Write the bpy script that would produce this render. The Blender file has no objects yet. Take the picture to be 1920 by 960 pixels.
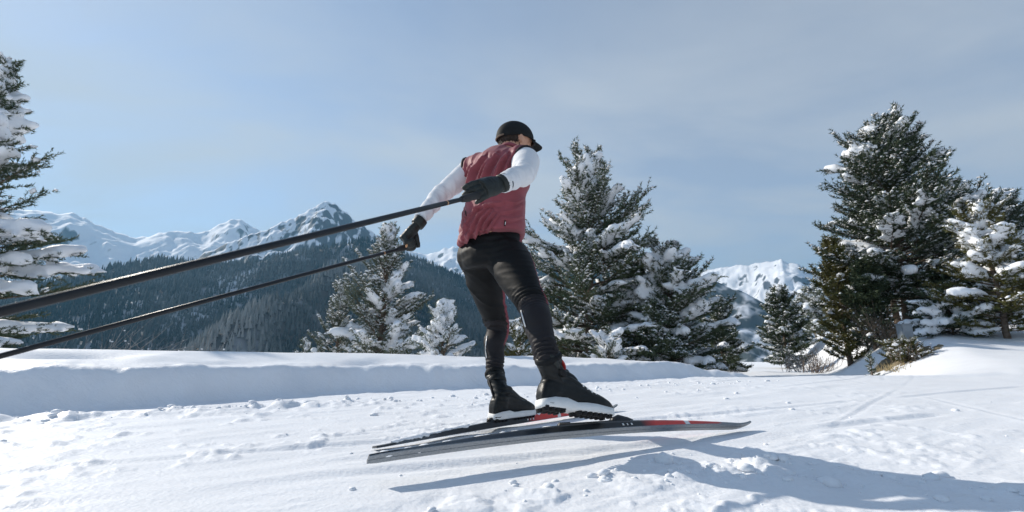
import bpy, bmesh, math, random
import numpy as np
from mathutils import Vector, Matrix
from mathutils.bvhtree import BVHTree

SC = bpy.context.scene
COL = SC.collection
random.seed(7)
RNG = np.random.default_rng(11)
rad = math.radians

# ------------------------------------------------------------------ camera
CAM_H, PITCH, FPX = 0.42, math.atan(170 / 800.0), 800.0
cam_d = bpy.data.cameras.new("camera")
cam_d.sensor_width = 36.0
cam_d.lens = FPX / 1920.0 * 36.0
cam_d.clip_start, cam_d.clip_end = 0.02, 60000.0
cam_d.dof.use_dof = True
cam_d.dof.focus_distance = 2.5
cam_d.dof.aperture_fstop = 5.0
cam = bpy.data.objects.new("camera", cam_d)
COL.objects.link(cam)
cam.location = (0, 0, CAM_H)
cam.rotation_euler = (math.pi / 2 + PITCH, 0, 0)
SC.camera = cam

# ------------------------------------------------------------------ sky, sun, exposure
SUN_DIR = np.array([-0.87, 0.49, 0.0]); SUN_DIR /= np.linalg.norm(SUN_DIR)
SUN_EL = rad(31)
SUN_AZ = math.atan2(SUN_DIR[0], SUN_DIR[1])          # from +Y, clockwise towards +X
world = bpy.data.worlds.new("World"); SC.world = world
world.use_nodes = True
nt = world.node_tree; nt.nodes.clear()
def wn(t, **k):
    n = nt.nodes.new(t)
    for a, b in k.items(): setattr(n, a, b)
    return n
def wl(a, b): nt.links.new(a, b)
sky = wn("ShaderNodeTexSky", sky_type='NISHITA', sun_disc=False)
sky.sun_elevation = SUN_EL; sky.sun_rotation = SUN_AZ
sky.altitude = 1500; sky.air_density = 1.0; sky.dust_density = 0.35; sky.ozone_density = 1.6
tc = wn("ShaderNodeTexCoord")
sep = wn("ShaderNodeSeparateXYZ"); wl(tc.outputs['Generated'], sep.inputs[0])
zc = wn("ShaderNodeMath", operation='MAXIMUM'); wl(sep.outputs[2], zc.inputs[0]); zc.inputs[1].default_value = 0.02
za = wn("ShaderNodeMath", operation='ADD'); wl(zc.outputs[0], za.inputs[0]); za.inputs[1].default_value = 0.16
dx = wn("ShaderNodeMath", operation='DIVIDE'); wl(sep.outputs[0], dx.inputs[0]); wl(za.outputs[0], dx.inputs[1])
dy = wn("ShaderNodeMath", operation='DIVIDE'); wl(sep.outputs[1], dy.inputs[0]); wl(za.outputs[0], dy.inputs[1])
cmb = wn("ShaderNodeCombineXYZ"); wl(dx.outputs[0], cmb.inputs[0]); wl(dy.outputs[0], cmb.inputs[1])
mp = wn("ShaderNodeMapping"); wl(cmb.outputs[0], mp.inputs[0])
mp.inputs['Rotation'].default_value = (0, 0, rad(-22)); mp.inputs['Scale'].default_value = (0.7, 1.25, 1); mp.inputs['Location'].default_value = (7.9, 2.6, 0.0)
n1 = wn("ShaderNodeTexNoise"); wl(mp.outputs[0], n1.inputs['Vector'])
n1.inputs['Scale'].default_value = 1.35; n1.inputs['Detail'].default_value = 7; n1.inputs['Roughness'].default_value = 0.54; n1.inputs['Distortion'].default_value = 0.35
r1 = wn("ShaderNodeMapRange"); wl(n1.outputs['Fac'], r1.inputs['Value'])
r1.inputs['From Min'].default_value = 0.34; r1.inputs['From Max'].default_value = 0.64
r1.inputs['To Min'].default_value = 0.50; r1.inputs['To Max'].default_value = 0.97
hz1 = wn("ShaderNodeMapRange"); wl(sep.outputs[2], hz1.inputs['Value'])          # whitish air low over the horizon, all the way round
hz1.inputs['From Min'].default_value = 0.0; hz1.inputs['From Max'].default_value = 0.34; hz1.inputs['To Min'].default_value = 0.85; hz1.inputs['To Max'].default_value = 0.0
thin = wn("ShaderNodeMapRange"); wl(sep.outputs[2], thin.inputs['Value'])         # a thin veil looks denser the flatter one looks through it
thin.inputs['From Min'].default_value = 0.45; thin.inputs['From Max'].default_value = 0.95; thin.inputs['To Min'].default_value = 1.0; thin.inputs['To Max'].default_value = 0.12
veil = wn("ShaderNodeMath", operation='MULTIPLY'); wl(r1.outputs[0], veil.inputs[0]); wl(thin.outputs[0], veil.inputs[1])
hmx = wn("ShaderNodeMath", operation='MAXIMUM'); wl(veil.outputs[0], hmx.inputs[0]); wl(hz1.outputs[0], hmx.inputs[1])
mixc = wn("ShaderNodeMixRGB"); wl(hmx.outputs[0], mixc.inputs['Fac'])
wl(sky.outputs[0], mixc.inputs['Color1']); mixc.inputs['Color2'].default_value = (3.55, 3.85, 4.2, 1)
bg = wn("ShaderNodeBackground"); wl(mixc.outputs[0], bg.inputs['Color']); bg.inputs['Strength'].default_value = 0.135
wo = wn("ShaderNodeOutputWorld"); wl(bg.outputs[0], wo.inputs['Surface'])

sun_d = bpy.data.lights.new("sun", 'SUN'); sun_d.energy = 4.6; sun_d.angle = rad(0.5); sun_d.color = (1.0, 0.925, 0.82)
sun = bpy.data.objects.new("sun", sun_d); COL.objects.link(sun)
sdir = Vector((SUN_DIR[0] * math.cos(SUN_EL), SUN_DIR[1] * math.cos(SUN_EL), math.sin(SUN_EL)))
sun.rotation_euler = sdir.to_track_quat('Z', 'Y').to_euler()
sun.location = (-20, 10, 20)

SC.view_settings.view_transform = 'Standard'; SC.view_settings.look = 'None'
SC.view_settings.gamma = 1.0; SC.view_settings.use_curve_mapping = False
SC.view_settings.exposure = 0.24
SC.render.engine = 'CYCLES'
SC.cycles.max_bounces = 6; SC.cycles.diffuse_bounces = 3; SC.cycles.glossy_bounces = 2
SC.cycles.transmission_bounces = 3; SC.cycles.volume_bounces = 0; SC.cycles.transparent_max_bounces = 6
SC.cycles.use_denoising = True

# ------------------------------------------------------------------ helpers
def nrm(v):
    v = np.asarray(v, float); return v / (np.linalg.norm(v) + 1e-12)
CP, SP = math.cos(PITCH), math.sin(PITCH)
CAMP = np.array([0, 0, CAM_H])
def D(px, py):
    a, u = (px - 960) / FPX, (480 - py) / FPX
    return np.array([a, CP - u * SP, SP + u * CP])
def P(px, py, d): return CAMP + d * D(px, py)
def G(px, py, z=0.0):
    v = D(px, py); return CAMP + v * ((z - CAM_H) / v[2])

TAB = RNG.random((64, 64, 64)).astype(np.float32)
def vnoise(p):
    p = np.asarray(p, float); i = np.floor(p).astype(np.int64); f = p - i
    f = f * f * f * (f * (f * 6 - 15) + 10)
    i0 = i & 63; i1 = (i + 1) & 63
    x0, y0, z0 = i0[..., 0], i0[..., 1], i0[..., 2]; x1, y1, z1 = i1[..., 0], i1[..., 1], i1[..., 2]
    fx, fy, fz = f[..., 0], f[..., 1], f[..., 2]
    def L(a, b, t): return a + (b - a) * t
    a = L(L(TAB[x0, y0, z0], TAB[x1, y0, z0], fx), L(TAB[x0, y1, z0], TAB[x1, y1, z0], fx), fy)
    b = L(L(TAB[x0, y0, z1], TAB[x1, y0, z1], fx), L(TAB[x0, y1, z1], TAB[x1, y1, z1], fx), fy)
    return L(a, b, fz)                                # 0..1
def n2(x, y, z=0.5):
    return vnoise(np.stack([x, y, np.full_like(x, z)], -1))
def fbm2(x, y, o=4, z=0.5, g=0.5):
    s = 0; a = 1; t = 0
    for k in range(o):
        s = s + a * (n2(x * 2 ** k + 17.3 * k, y * 2 ** k + 9.1 * k, z + k * 3.7) - 0.5); t += a; a *= g
    return s / t * 2                                  # about -1..1
def ridged2(x, y, o=4, z=0.5, g=0.5):
    s = 0; a = 1; t = 0
    for k in range(o):
        s = s + a * (1 - np.abs(2 * n2(x * 2 ** k + 7.3 * k, y * 2 ** k + 3.1 * k, z + k * 5.1) - 1)); t += a; a *= g
    return s / t
def sstep(a, b, x):
    t = np.clip((x - a) / (b - a), 0, 1); return t * t * (3 - 2 * t)

def tag(o, label=None, cat=None, group=None, kind=None):
    if label: o["label"] = label
    if cat: o["category"] = cat
    if group: o["group"] = group
    if kind: o["kind"] = kind
    return o
def empty(name, loc):
    o = bpy.data.objects.new(name, None); COL.objects.link(o); o.location = [float(c) for c in loc]
    o.empty_display_size = 0.1
    return o
def build(name, V, F, mat, parent=None, smooth=True, mi=None):
    """V (n,3) array; F (m,k) int array or list of tuples; world coordinates"""
    me = bpy.data.meshes.new(name)
    V = np.asarray(V, np.float32)
    if parent is not None: V = V - np.array(parent_origin(parent), np.float32)
    if isinstance(F, np.ndarray):
        k = F.shape[1]
        me.vertices.add(len(V)); me.vertices.foreach_set("co", V.ravel())
        me.loops.add(F.size); me.loops.foreach_set("vertex_index", F.astype(np.int32).ravel())
        me.polygons.add(len(F)); me.polygons.foreach_set("loop_start", np.arange(0, F.size, k, dtype=np.int32))
        me.update(calc_edges=True)
    else:
        me.from_pydata([tuple(map(float, v)) for v in V], [], [tuple(int(i) for i in f) for f in F]); me.update()
    me.polygons.foreach_set("use_smooth", np.full(len(me.polygons), smooth))
    for m in (mat if isinstance(mat, (list, tuple)) else [mat]): me.materials.append(m)
    if mi is not None: me.polygons.foreach_set("material_index", np.asarray(mi, np.int32))
    o = bpy.data.objects.new(name, me); COL.objects.link(o)
    if parent is not None: o.parent = parent
    return o
def parent_origin(p):
    o = np.zeros(3)
    while p is not None:
        o += np.array(p.location); p = p.parent
    return o
def vattr(o, name, vals):
    a = o.data.attributes.new(name, 'FLOAT', 'POINT'); a.data.foreach_set("value", np.asarray(vals, np.float32).ravel())

class MB:
    def __init__(s): s.v = []; s.f = []; s.n = 0
    def add(s, V, F):
        V = np.asarray(V, float)
        s.v.append(V); s.f += [tuple(int(i) + s.n for i in f) for f in F]; s.n += len(V)
        return s
    def V(s): return np.concatenate(s.v)
    def build(s, name, mat, parent=None, smooth=True): return build(name, s.V(), s.f, mat, parent, smooth)

def ring_faces(nr, n, cap=True):
    F = []
    for i in range(nr - 1):
        for j in range(n):
            a, b = i * n + j, i * n + (j + 1) % n
            F.append((a, b, b + n, a + n))
    if cap:
        F.append(tuple(range(n))[::-1]); F.append(tuple(range((nr - 1) * n, nr * n)))
    return F
def loft(rings, n=24, e=2.0):
    """rings: (center, U vector with length = radius, W vector with length = radius)"""
    V = []
    for c, U, W in rings:
        for j in range(n):
            t = 2 * math.pi * j / n; ct, st = math.cos(t), math.sin(t)
            ct = math.copysign(abs(ct) ** (2 / e), ct); st = math.copysign(abs(st) ** (2 / e), st)
            V.append(np.asarray(c) + np.asarray(U) * ct + np.asarray(W) * st)
    return np.array(V), ring_faces(len(rings), n)
def tube(pts, radii, n=10, side=None, flat=1.0):
    pts = [np.asarray(p, float) for p in pts]; m = len(pts)
    if np.isscalar(radii): radii = [radii] * m
    s = None; rings = []
    for i in range(m):
        t = nrm(pts[min(i + 1, m - 1)] - pts[max(i - 1, 0)])
        if s is None:
            s = np.asarray(side, float) if side is not None else np.array([0.31, 0.2, 0.93])
            if abs(np.dot(nrm(s), t)) > 0.95: s = np.array([0.9, 0.4, 0.1])
        s = nrm(s - t * np.dot(s, t)); w = np.cross(t, s)
        rings.append((pts[i], s * radii[i], w * radii[i] * flat))
    return loft(rings, n)
def catmull(pts, k=6):
    pts = [np.asarray(p, float) for p in pts]; q = [2 * pts[0] - pts[1]] + pts + [2 * pts[-1] - pts[-2]]; out = []
    for i in range(1, len(q) - 2):
        for j in range(k):
            t = j / k; a, b, c, d = q[i - 1], q[i], q[i + 1], q[i + 2]
            out.append(0.5 * (2 * b + (c - a) * t + (2 * a - 5 * b + 4 * c - d) * t * t + (3 * b - a - 3 * c + d) * t ** 3))
    out.append(pts[-1]); return out
def limb(pts, radii, k=6, n=18, side=None, flat=1.0):
    p = catmull(pts, k); r = [float(x) for x in np.interp(np.linspace(0, len(pts) - 1, len(p)), range(len(pts)), radii)]
    return tube(p, r, n, side, flat)
def ball(c, U, W, Z, n=14, m=9):
    rings = []
    for i in range(m):
        a = math.pi * (i + 0.02) / (m - 1 + 0.04) - math.pi / 2
        rings.append((np.asarray(c) + np.asarray(Z) * math.sin(a), np.asarray(U) * math.cos(a), np.asarray(W) * math.cos(a)))
    return loft(rings, n)
ICO_V = None
def _ico(sub):
    bm = bmesh.new(); bmesh.ops.create_icosphere(bm, subdivisions=sub, radius=1)
    V = np.array([v.co[:] for v in bm.verts]); F = np.array([[v.index for v in f.verts] for f in bm.faces]); bm.free(); return V, F
ICO1 = _ico(1); ICO2 = _ico(2)
def remesh(V, F, voxel, smooth=6, fac=0.5):
    me = bpy.data.meshes.new("tmp"); V = np.asarray(V, float)
    if isinstance(F, np.ndarray): F = F.tolist()
    me.from_pydata(V.tolist(), [], F); me.update()
    o = bpy.data.objects.new("tmp", me); COL.objects.link(o)
    m = o.modifiers.new("r", 'REMESH'); m.mode = 'VOXEL'; m.voxel_size = voxel; m.adaptivity = 0
    if smooth:
        s = o.modifiers.new("s", 'SMOOTH'); s.factor = fac; s.iterations = smooth
    dg = bpy.context.evaluated_depsgraph_get(); ev = o.evaluated_get(dg); em = ev.to_mesh()
    n = len(em.vertices); co = np.empty(n * 3, np.float32); em.vertices.foreach_get("co", co)
    no = np.empty(n * 3, np.float32); em.vertices.foreach_get("normal", no)
    q = np.empty(len(em.loops), np.int32); em.loops.foreach_get("vertex_index", q)
    ls = np.empty(len(em.polygons), np.int32); em.polygons.foreach_get("loop_total", ls)
    F2 = q.reshape(-1, 4) if (ls == 4).all() else [tuple(p.vertices) for p in em.polygons]
    ev.to_mesh_clear(); bpy.data.objects.remove(o); bpy.data.meshes.remove(me)
    return co.reshape(-1, 3).astype(float), F2, no.reshape(-1, 3).astype(float)

# ------------------------------------------------------------------ materials
def mat(name, col, rough=0.7, var=0.0, vscale=20.0, bump=0.0, bscale=60.0, bdist=0.01, metal=0.0, spec=0.3, col2=None, detail=5, sheen=0.0, coat=0.0):
    m = bpy.data.materials.new(name); m.use_nodes = True; t = m.node_tree; b = t.nodes["Principled BSDF"]
    b.inputs['Base Color'].default_value = (*col, 1); b.inputs['Roughness'].default_value = rough
    b.inputs['Metallic'].default_value = metal; b.inputs['Specular IOR Level'].default_value = spec
    if sheen: b.inputs['Sheen Weight'].default_value = sheen
    if coat: b.inputs['Coat Weight'].default_value = coat
    co = t.nodes.new("ShaderNodeTexCoord")
    if var or col2:
        n = t.nodes.new("ShaderNodeTexNoise"); n.inputs['Scale'].default_value = vscale; n.inputs['Detail'].default_value = detail
        t.links.new(co.outputs['Object'], n.inputs['Vector'])
        r = t.nodes.new("ShaderNodeMapRange"); r.inputs['From Min'].default_value = 0.32; r.inputs['From Max'].default_value = 0.68
        t.links.new(n.outputs['Fac'], r.inputs['Value'])
        x = t.nodes.new("ShaderNodeMixRGB"); c2 = col2 or tuple(min(1, c * (1 + var)) for c in col); c1 = col if col2 else tuple(c * (1 - var) for c in col)
        x.inputs['Color1'].default_value = (*c1, 1); x.inputs['Color2'].default_value = (*c2, 1)
        t.links.new(r.outputs[0], x.inputs['Fac']); t.links.new(x.outputs[0], b.inputs['Base Color'])
    if bump:
        n = t.nodes.new("ShaderNodeTexNoise"); n.inputs['Scale'].default_value = bscale; n.inputs['Detail'].default_value = 6
        t.links.new(co.outputs['Object'], n.inputs['Vector'])
        u = t.nodes.new("ShaderNodeBump"); u.inputs['Strength'].default_value = bump; u.inputs['Distance'].default_value = bdist
        t.links.new(n.outputs['Fac'], u.inputs['Height']); t.links.new(u.outputs[0], b.inputs['Normal'])
    return m
M = {}
M['snow'] = mat("snow", (0.86, 0.875, 0.90), 0.55, var=0.02, vscale=3, bump=0.3, bscale=45, bdist=0.008, spec=0.12)
M['snow_tree'] = mat("snow_tree", (0.86, 0.875, 0.90), 0.6, bump=0.4, bscale=14, bdist=0.03, spec=0.3)
M['needle'] = mat("needle", (0.046, 0.074, 0.042), 0.6, vscale=1.6, col2=(0.088, 0.110, 0.056), spec=0.3)
M['needle_dark'] = mat("needle_dark", (0.034, 0.056, 0.034), 0.55, vscale=1.3, col2=(0.050, 0.068, 0.030), spec=0.3)
M['needle_olive'] = mat("needle_olive", (0.075, 0.085, 0.024), 0.6, vscale=2.0, col2=(0.12, 0.105, 0.035), spec=0.25)
M['needle_frost'] = mat("needle_frost", (0.07, 0.095, 0.06), 0.6, vscale=2.2, col2=(0.16, 0.18, 0.13), spec=0.3)
M['bark'] = mat("bark", (0.10, 0.075, 0.058), 0.9, vscale=14, col2=(0.19, 0.15, 0.12), bump=0.6, bscale=25, bdist=0.02, spec=0.1)
M['twig'] = mat("twig", (0.12, 0.092, 0.072), 0.85, vscale=8, col2=(0.22, 0.17, 0.13), spec=0.1)
M['twig_grey'] = mat("twig_grey", (0.20, 0.19, 0.18), 0.85, vscale=8, col2=(0.42, 0.42, 0.42), spec=0.15)
M['straw'] = mat("straw", (0.38, 0.29, 0.15), 0.85, vscale=12, col2=(0.5, 0.4, 0.22), spec=0.1)
M['earth'] = mat("earth", (0.14, 0.11, 0.07), 0.95, vscale=6, col2=(0.27, 0.23, 0.16), bump=0.8, bscale=12, bdist=0.05, spec=0.1)
M['box_grey'] = mat("box_grey", (0.20, 0.23, 0.26), 0.5, var=0.12, vscale=6, spec=0.4)
M['skin'] = mat("skin", (0.55, 0.30, 0.20), 0.5, var=0.08, vscale=40, spec=0.4)
M['hair'] = mat("hair", (0.035, 0.022, 0.016), 0.55, var=0.4, vscale=90, bump=0.6, bscale=120, bdist=0.004)
M['black_fabric'] = mat("black_fabric", (0.012, 0.013, 0.014), 0.75, var=0.2, vscale=60, bump=0.2, bscale=300, bdist=0.001, spec=0.2)
M['black_leather'] = mat("black_leather", (0.008, 0.0095, 0.0095), 0.42, var=0.3, vscale=30, bump=0.35, bscale=70, bdist=0.004, spec=0.28)
M['glove'] = mat("glove", (0.016, 0.020, 0.018), 0.5, var=0.3, vscale=50, bump=0.3, bscale=120, bdist=0.002, spec=0.4)
M['rubber'] = mat("rubber", (0.015, 0.015, 0.016), 0.7, spec=0.25)
M['white'] = mat("white", (0.78, 0.78, 0.76), 0.55, var=0.04, vscale=30, spec=0.4)
M['sleeve'] = mat("sleeve", (0.74, 0.745, 0.76), 0.8, var=0.02, vscale=30, bump=0.15, bscale=220, bdist=0.001, spec=0.15)
M['vest'] = mat("vest", (0.25, 0.058, 0.072), 0.62, var=0.08, vscale=14, bump=0.12, bscale=260, bdist=0.001, spec=0.25, sheen=0.15)
M['trim'] = mat("trim", (0.02, 0.012, 0.014), 0.7)
M['copper'] = mat("copper", (0.60, 0.33, 0.17), 0.6, var=0.1, vscale=40)
M['reflective'] = mat("reflective", (0.75, 0.75, 0.74), 0.35, metal=0.2, spec=0.6)
M['red'] = mat("red", (0.42, 0.03, 0.025), 0.35, var=0.08, vscale=30, spec=0.5)
M['pole'] = mat("pole", (0.010, 0.012, 0.015), 0.42, var=0.15, vscale=40, spec=0.35)
M['glass_dark'] = mat("glass_dark", (0.03, 0.03, 0.04), 0.08, spec=0.8)
M['ski_base'] = mat("ski_base", (0.15, 0.17, 0.19), 0.45, vscale=160, col2=(0.25, 0.275, 0.30), spec=0.4, detail=8)
M['binding'] = mat("binding", (0.014, 0.016, 0.02), 0.45, var=0.3, vscale=40, spec=0.4)
M['grip'] = mat("grip", (0.03, 0.03, 0.03), 0.7)

def groomed(m):
    t = m.node_tree; b = t.nodes["Principled BSDF"]; old = b.inputs['Normal'].links[0].from_socket
    co = t.nodes.new("ShaderNodeTexCoord"); mp_ = t.nodes.new("ShaderNodeMapping"); mp_.inputs['Rotation'].default_value = (0, 0, rad(-31)); mp_.inputs['Scale'].default_value = (1.6, 22, 4)
    n = t.nodes.new("ShaderNodeTexNoise"); n.inputs['Scale'].default_value = 1.0; n.inputs['Detail'].default_value = 7; n.inputs['Roughness'].default_value = 0.62
    t.links.new(co.outputs['Object'], mp_.inputs[0]); t.links.new(mp_.outputs[0], n.inputs['Vector'])
    u = t.nodes.new("ShaderNodeBump"); u.inputs['Strength'].default_value = 0.55; u.inputs['Distance'].default_value = 0.012
    t.links.new(n.outputs['Fac'], u.inputs['Height']); t.links.new(old, u.inputs['Normal']); t.links.new(u.outputs[0], b.inputs['Normal'])
M['snow_ground'] = mat("snow_ground", (0.84, 0.855, 0.88), 0.5, var=0.03, vscale=2.5, bump=0.45, bscale=60, bdist=0.007, spec=0.12); groomed(M['snow_ground'])
# ------------------------------------------------------------------ ground
TD = np.array([0.857, 0.515]); ND = np.array([-0.515, 0.857])       # along the trail / away from the camera
def ground(x, y, detail=True):
    x = np.asarray(x, float); y = np.asarray(y, float)
    s = TD[0] * x + TD[1] * y; v = ND[0] * x + ND[1] * y
    r = np.hypot(x, y)
    # piste rolls over a crest, then runs on between the trees
    z = -0.40 * sstep(6.1, 8.6, y) - 0.012 * np.clip(y - 12, 0, 60) - 0.05 * np.clip(y - 72, 0, 400)
    z = z + 0.030 * np.exp(-((y - 6.15 - 0.06 * np.sin(x * 1.7)) / 0.10) ** 2) * sstep(3.2, 4.4, x) * sstep(-1, 2.6, 3.6 - v + 1)
    # valley side beyond the bank
    drop = sstep(5.3, 7.8, v + 0.25 * np.sin(s * 0.7))
    z = z - drop * (0.16 + 0.07 * np.clip(v - 5.2, 0, 25) + 0.30 * np.clip(v - 30, 0, 200)) * (1 - 0.75 * sstep(6, 16, s - 0.25 * v))
    # ploughed bank
    wob = 0.10 * np.sin(s * 0.9 + 1) + 0.05 * np.sin(s * 2.3) + 0.16 * fbm2(s * 1.6, v * 1.1, 4, 4.2)
    vb = v - 4.14 - wob
    hb = np.interp(s, [-8, -1.6, 0.8, 2.8, 4.6, 6.2, 7.2, 8.3], [0.42, 0.41, 0.35, 0.29, 0.30, 0.33, 0.26, 0.0])
    prof = 0.70 * sstep(-0.03, 0.24, vb) + 0.30 * sstep(0.2, 1.15, vb)
    back = 1 - sstep(1.25, 2.9, vb)
    z = z + hb * prof * back
    z = z + 0.035 * fbm2(s * 0.8, v * 1.1, 3, 1.7) * sstep(0.1, 0.5, vb) * (1 - sstep(20, 40, r))
    z = z + 0.030 * np.clip(fbm2(s * 5, v * 7, 4, 14.7, 0.55), -0.4, 1) * sstep(-0.25, 0.0, vb) * (1 - sstep(0.28, 0.5, vb)) * (hb > 0.05)
    for (hs, hv, rs, rv, dp) in ((-1.22, 5.05, 0.42, 0.20, 0.10), (1.05, 4.7, 0.22, 0.14, 0.06), (-0.2, 4.6, 0.2, 0.1, 0.03), (3.6, 4.65, 0.3, 0.1, 0.03)):
        z = z - dp * np.exp(-((s - hs) / rs) ** 2 - ((v - hv) / rv) ** 2)
    # slope on the far right
    e = 0.88 * (x - 6.8) - 0.48 * (y - 6.4) + 0.5 * fbm2(x * 0.25, y * 0.25, 2, 9.2)
    A = np.interp(y, [5.2, 6.3, 8.3, 12, 25, 60], [0.0, 0.14, 0.66, 1.35, 1.9, 1.9])
    z = z + A * sstep(-0.9, 1.3, e) + 0.10 * np.clip(e - 1.3, 0, 60) * sstep(6, 9, y)
    z = z + 0.10 * fbm2(x * 0.35, y * 0.35, 3, 6.1) * sstep(6.5, 10, y) * (1 - sstep(60, 120, r))
    if detail:
        near = (1 - sstep(9, 16, r)) * (1 - sstep(-0.1, 0.25, vb)) * (1 - sstep(6.0, 6.6, y))
        left = 1 - 0.65 * sstep(0.2, 4.0, x - 0.2 * y)           # churned on the near side, groomed further right
        z = z + near * left * (0.011 * fbm2(s * 0.8, v * 5.0, 4, 2.3, 0.5))
        z = z + near * left * 0.012 * np.clip(fbm2(s * 2.2, v * 9, 4, 7.7, 0.55) - 0.05, 0, 1)
        lump = np.clip(fbm2(x * 9, y * 9, 4, 3.3, 0.6) - 0.12, 0, 1)
        msk = sstep(0.40, 0.62, n2(s * 0.8 + 3, v * 2.2, 8.8))
        z = z + near * lump * 0.030 * (0.06 + 0.94 * msk) * left
        # rows of lumps pushed up along the skate strokes
        for (ax, ay, bx, by, w, h) in ((-0.30, 1.22, 1.15, 1.72, 0.10, 0.016), (0.55, 1.62, 2.4, 1.10, 0.12, 0.030), (-3.4, 2.35, -0.9, 3.55, 0.14, 0.045), (0.6, 1.20, 1.9, 1.00, 0.10, 0.018)):
            d0 = np.array([bx - ax, by - ay]); Ln = np.hypot(*d0); d0 = d0 / Ln
            ss = (x - ax) * d0[0] + (y - ay) * d0[1]; vv = -(x - ax) * d0[1] + (y - ay) * d0[0]
            z = z + h * np.clip(0.30 + 1.5 * fbm2(x * 8, y * 8, 4, 5.1, 0.55), 0, 1.3) * np.exp(-(vv / w) ** 2) * sstep(-0.15, 0.15, ss) * sstep(-0.15, 0.15, Ln - ss)
        # ski grooves along the piste
        for (ax, ay, ang, w, dp) in ((1.2, 1.9, 44, 0.016, 0.0035), (2.9, 2.4, 66, 0.025, 0.004), (-1.6, 1.6, 24, 0.025, 0.008), (-1.0, 1.35, 22, 0.03, 0.009), (-2.0, 2.3, 27, 0.025, 0.007), (2.2, 2.6, 50, 0.02, 0.003), (0.1, 2.8, 35, 0.02, 0.006)):
            vv = -(x - ax) * math.sin(rad(ang)) + (y - ay) * math.cos(rad(ang)) + 0.015 * np.sin(s * 1.1 + ax)
            z = z + near * dp * sstep(0.45, 0.6, n2(s * 0.9 + ang, v * 0.7, ax + 5)) * (-np.exp(-(vv / w) ** 2) + 0.8 * np.exp(-((vv - 2.1 * w) / w) ** 2))
    # far floor
    z = np.where(r > 80, np.maximum(z, -70), z) - 40 * sstep(90, 400, r)
    return z
def gz(x, y): return float(ground(np.array([x]), np.array([y]), False)[0])

az = np.concatenate([np.linspace(-55.5, 55.5, 600), np.linspace(55.5, 304.5, 52)[1:-1]]) * math.pi / 180
rr = np.concatenate([np.geomspace(0.12, 0.95, 14)[:-1], np.geomspace(0.95, 9.0, 300)[:-1], np.geomspace(9.0, 60, 52)[:-1], np.geomspace(60, 16000, 26)])
AZ, RR = np.meshgrid(az, rr)
gx, gy = np.sin(AZ) * RR, np.cos(AZ) * RR
gzv = ground(gx, gy)
GV = np.stack([gx, gy, gzv], -1).reshape(-1, 3)
na, nr_ = len(az), len(rr)
I = np.arange(nr_ - 1)[:, None] * na + np.arange(na)[None, :]
J = np.arange(nr_ - 1)[:, None] * na + (np.arange(na)[None, :] + 1) % na
GF = np.stack([I, J, J + na, I + na], -1).reshape(-1, 4)
c0 = len(GV); GV = np.vstack([GV, [[0, 0, gz(0, 0)]]])
ground_o = build("ground", GV, GF, M['snow_ground'])
cap = [(c0, (j + 1) % na, j) for j in range(na)]
bmg = bmesh.new(); bmg.from_mesh(ground_o.data); bmg.verts.ensure_lookup_table()
for f in cap: bmg.faces.new([bmg.verts[i] for i in f]).smooth = True
bmesh.ops.recalc_face_normals(bmg, faces=bmg.faces[-na:]); bmg.to_mesh(ground_o.data); bmg.free()
tag(ground_o, kind="structure")

# ------------------------------------------------------------------ mountains and the wooded hill
def skyline(pts):
    a = []; t = []
    for px, py in pts:
        d = D(px, py); a.append(math.atan2(d[0], d[1])); t.append(d[2] / math.hypot(d[0], d[1]))
    return np.array(a), np.array(t)
def relief_mat(name, rock, rock2, thr, soft, forest=None, fz=None):
    m = bpy.data.materials.new(name); m.use_nodes = True; t = m.node_tree; b = t.nodes["Principled BSDF"]
    b.inputs['Roughness'].default_value = 0.8; b.inputs['Specular IOR Level'].default_value = 0.1
    at = t.nodes.new("ShaderNodeAttribute"); at.attribute_name = "rock"
    r = t.nodes.new("ShaderNodeMapRange"); r.inputs['From Min'].default_value = thr - soft; r.inputs['From Max'].default_value = thr + soft
    t.links.new(at.outputs['Fac'], r.inputs['Value'])
    x = t.nodes.new("ShaderNodeMixRGB"); x.inputs['Color1'].default_value = (0.84, 0.86, 0.90, 1)
    n = t.nodes.new("ShaderNodeTexNoise"); n.inputs['Scale'].default_value = 0.012; n.inputs['Detail'].default_value = 6
    co = t.nodes.new("ShaderNodeTexCoord"); t.links.new(co.outputs['Object'], n.inputs['Vector'])
    c = t.nodes.new("ShaderNodeMixRGB"); c.inputs['Color1'].default_value = (*rock, 1); c.inputs['Color2'].default_value = (*rock2, 1)
    t.links.new(n.outputs['Fac'], c.inputs['Fac']); t.links.new(c.outputs[0], x.inputs['Color2'])
    t.links.new(r.outputs[0], x.inputs['Fac']); t.links.new(x.outputs[0], b.inputs['Base Color'])
    return m
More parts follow.
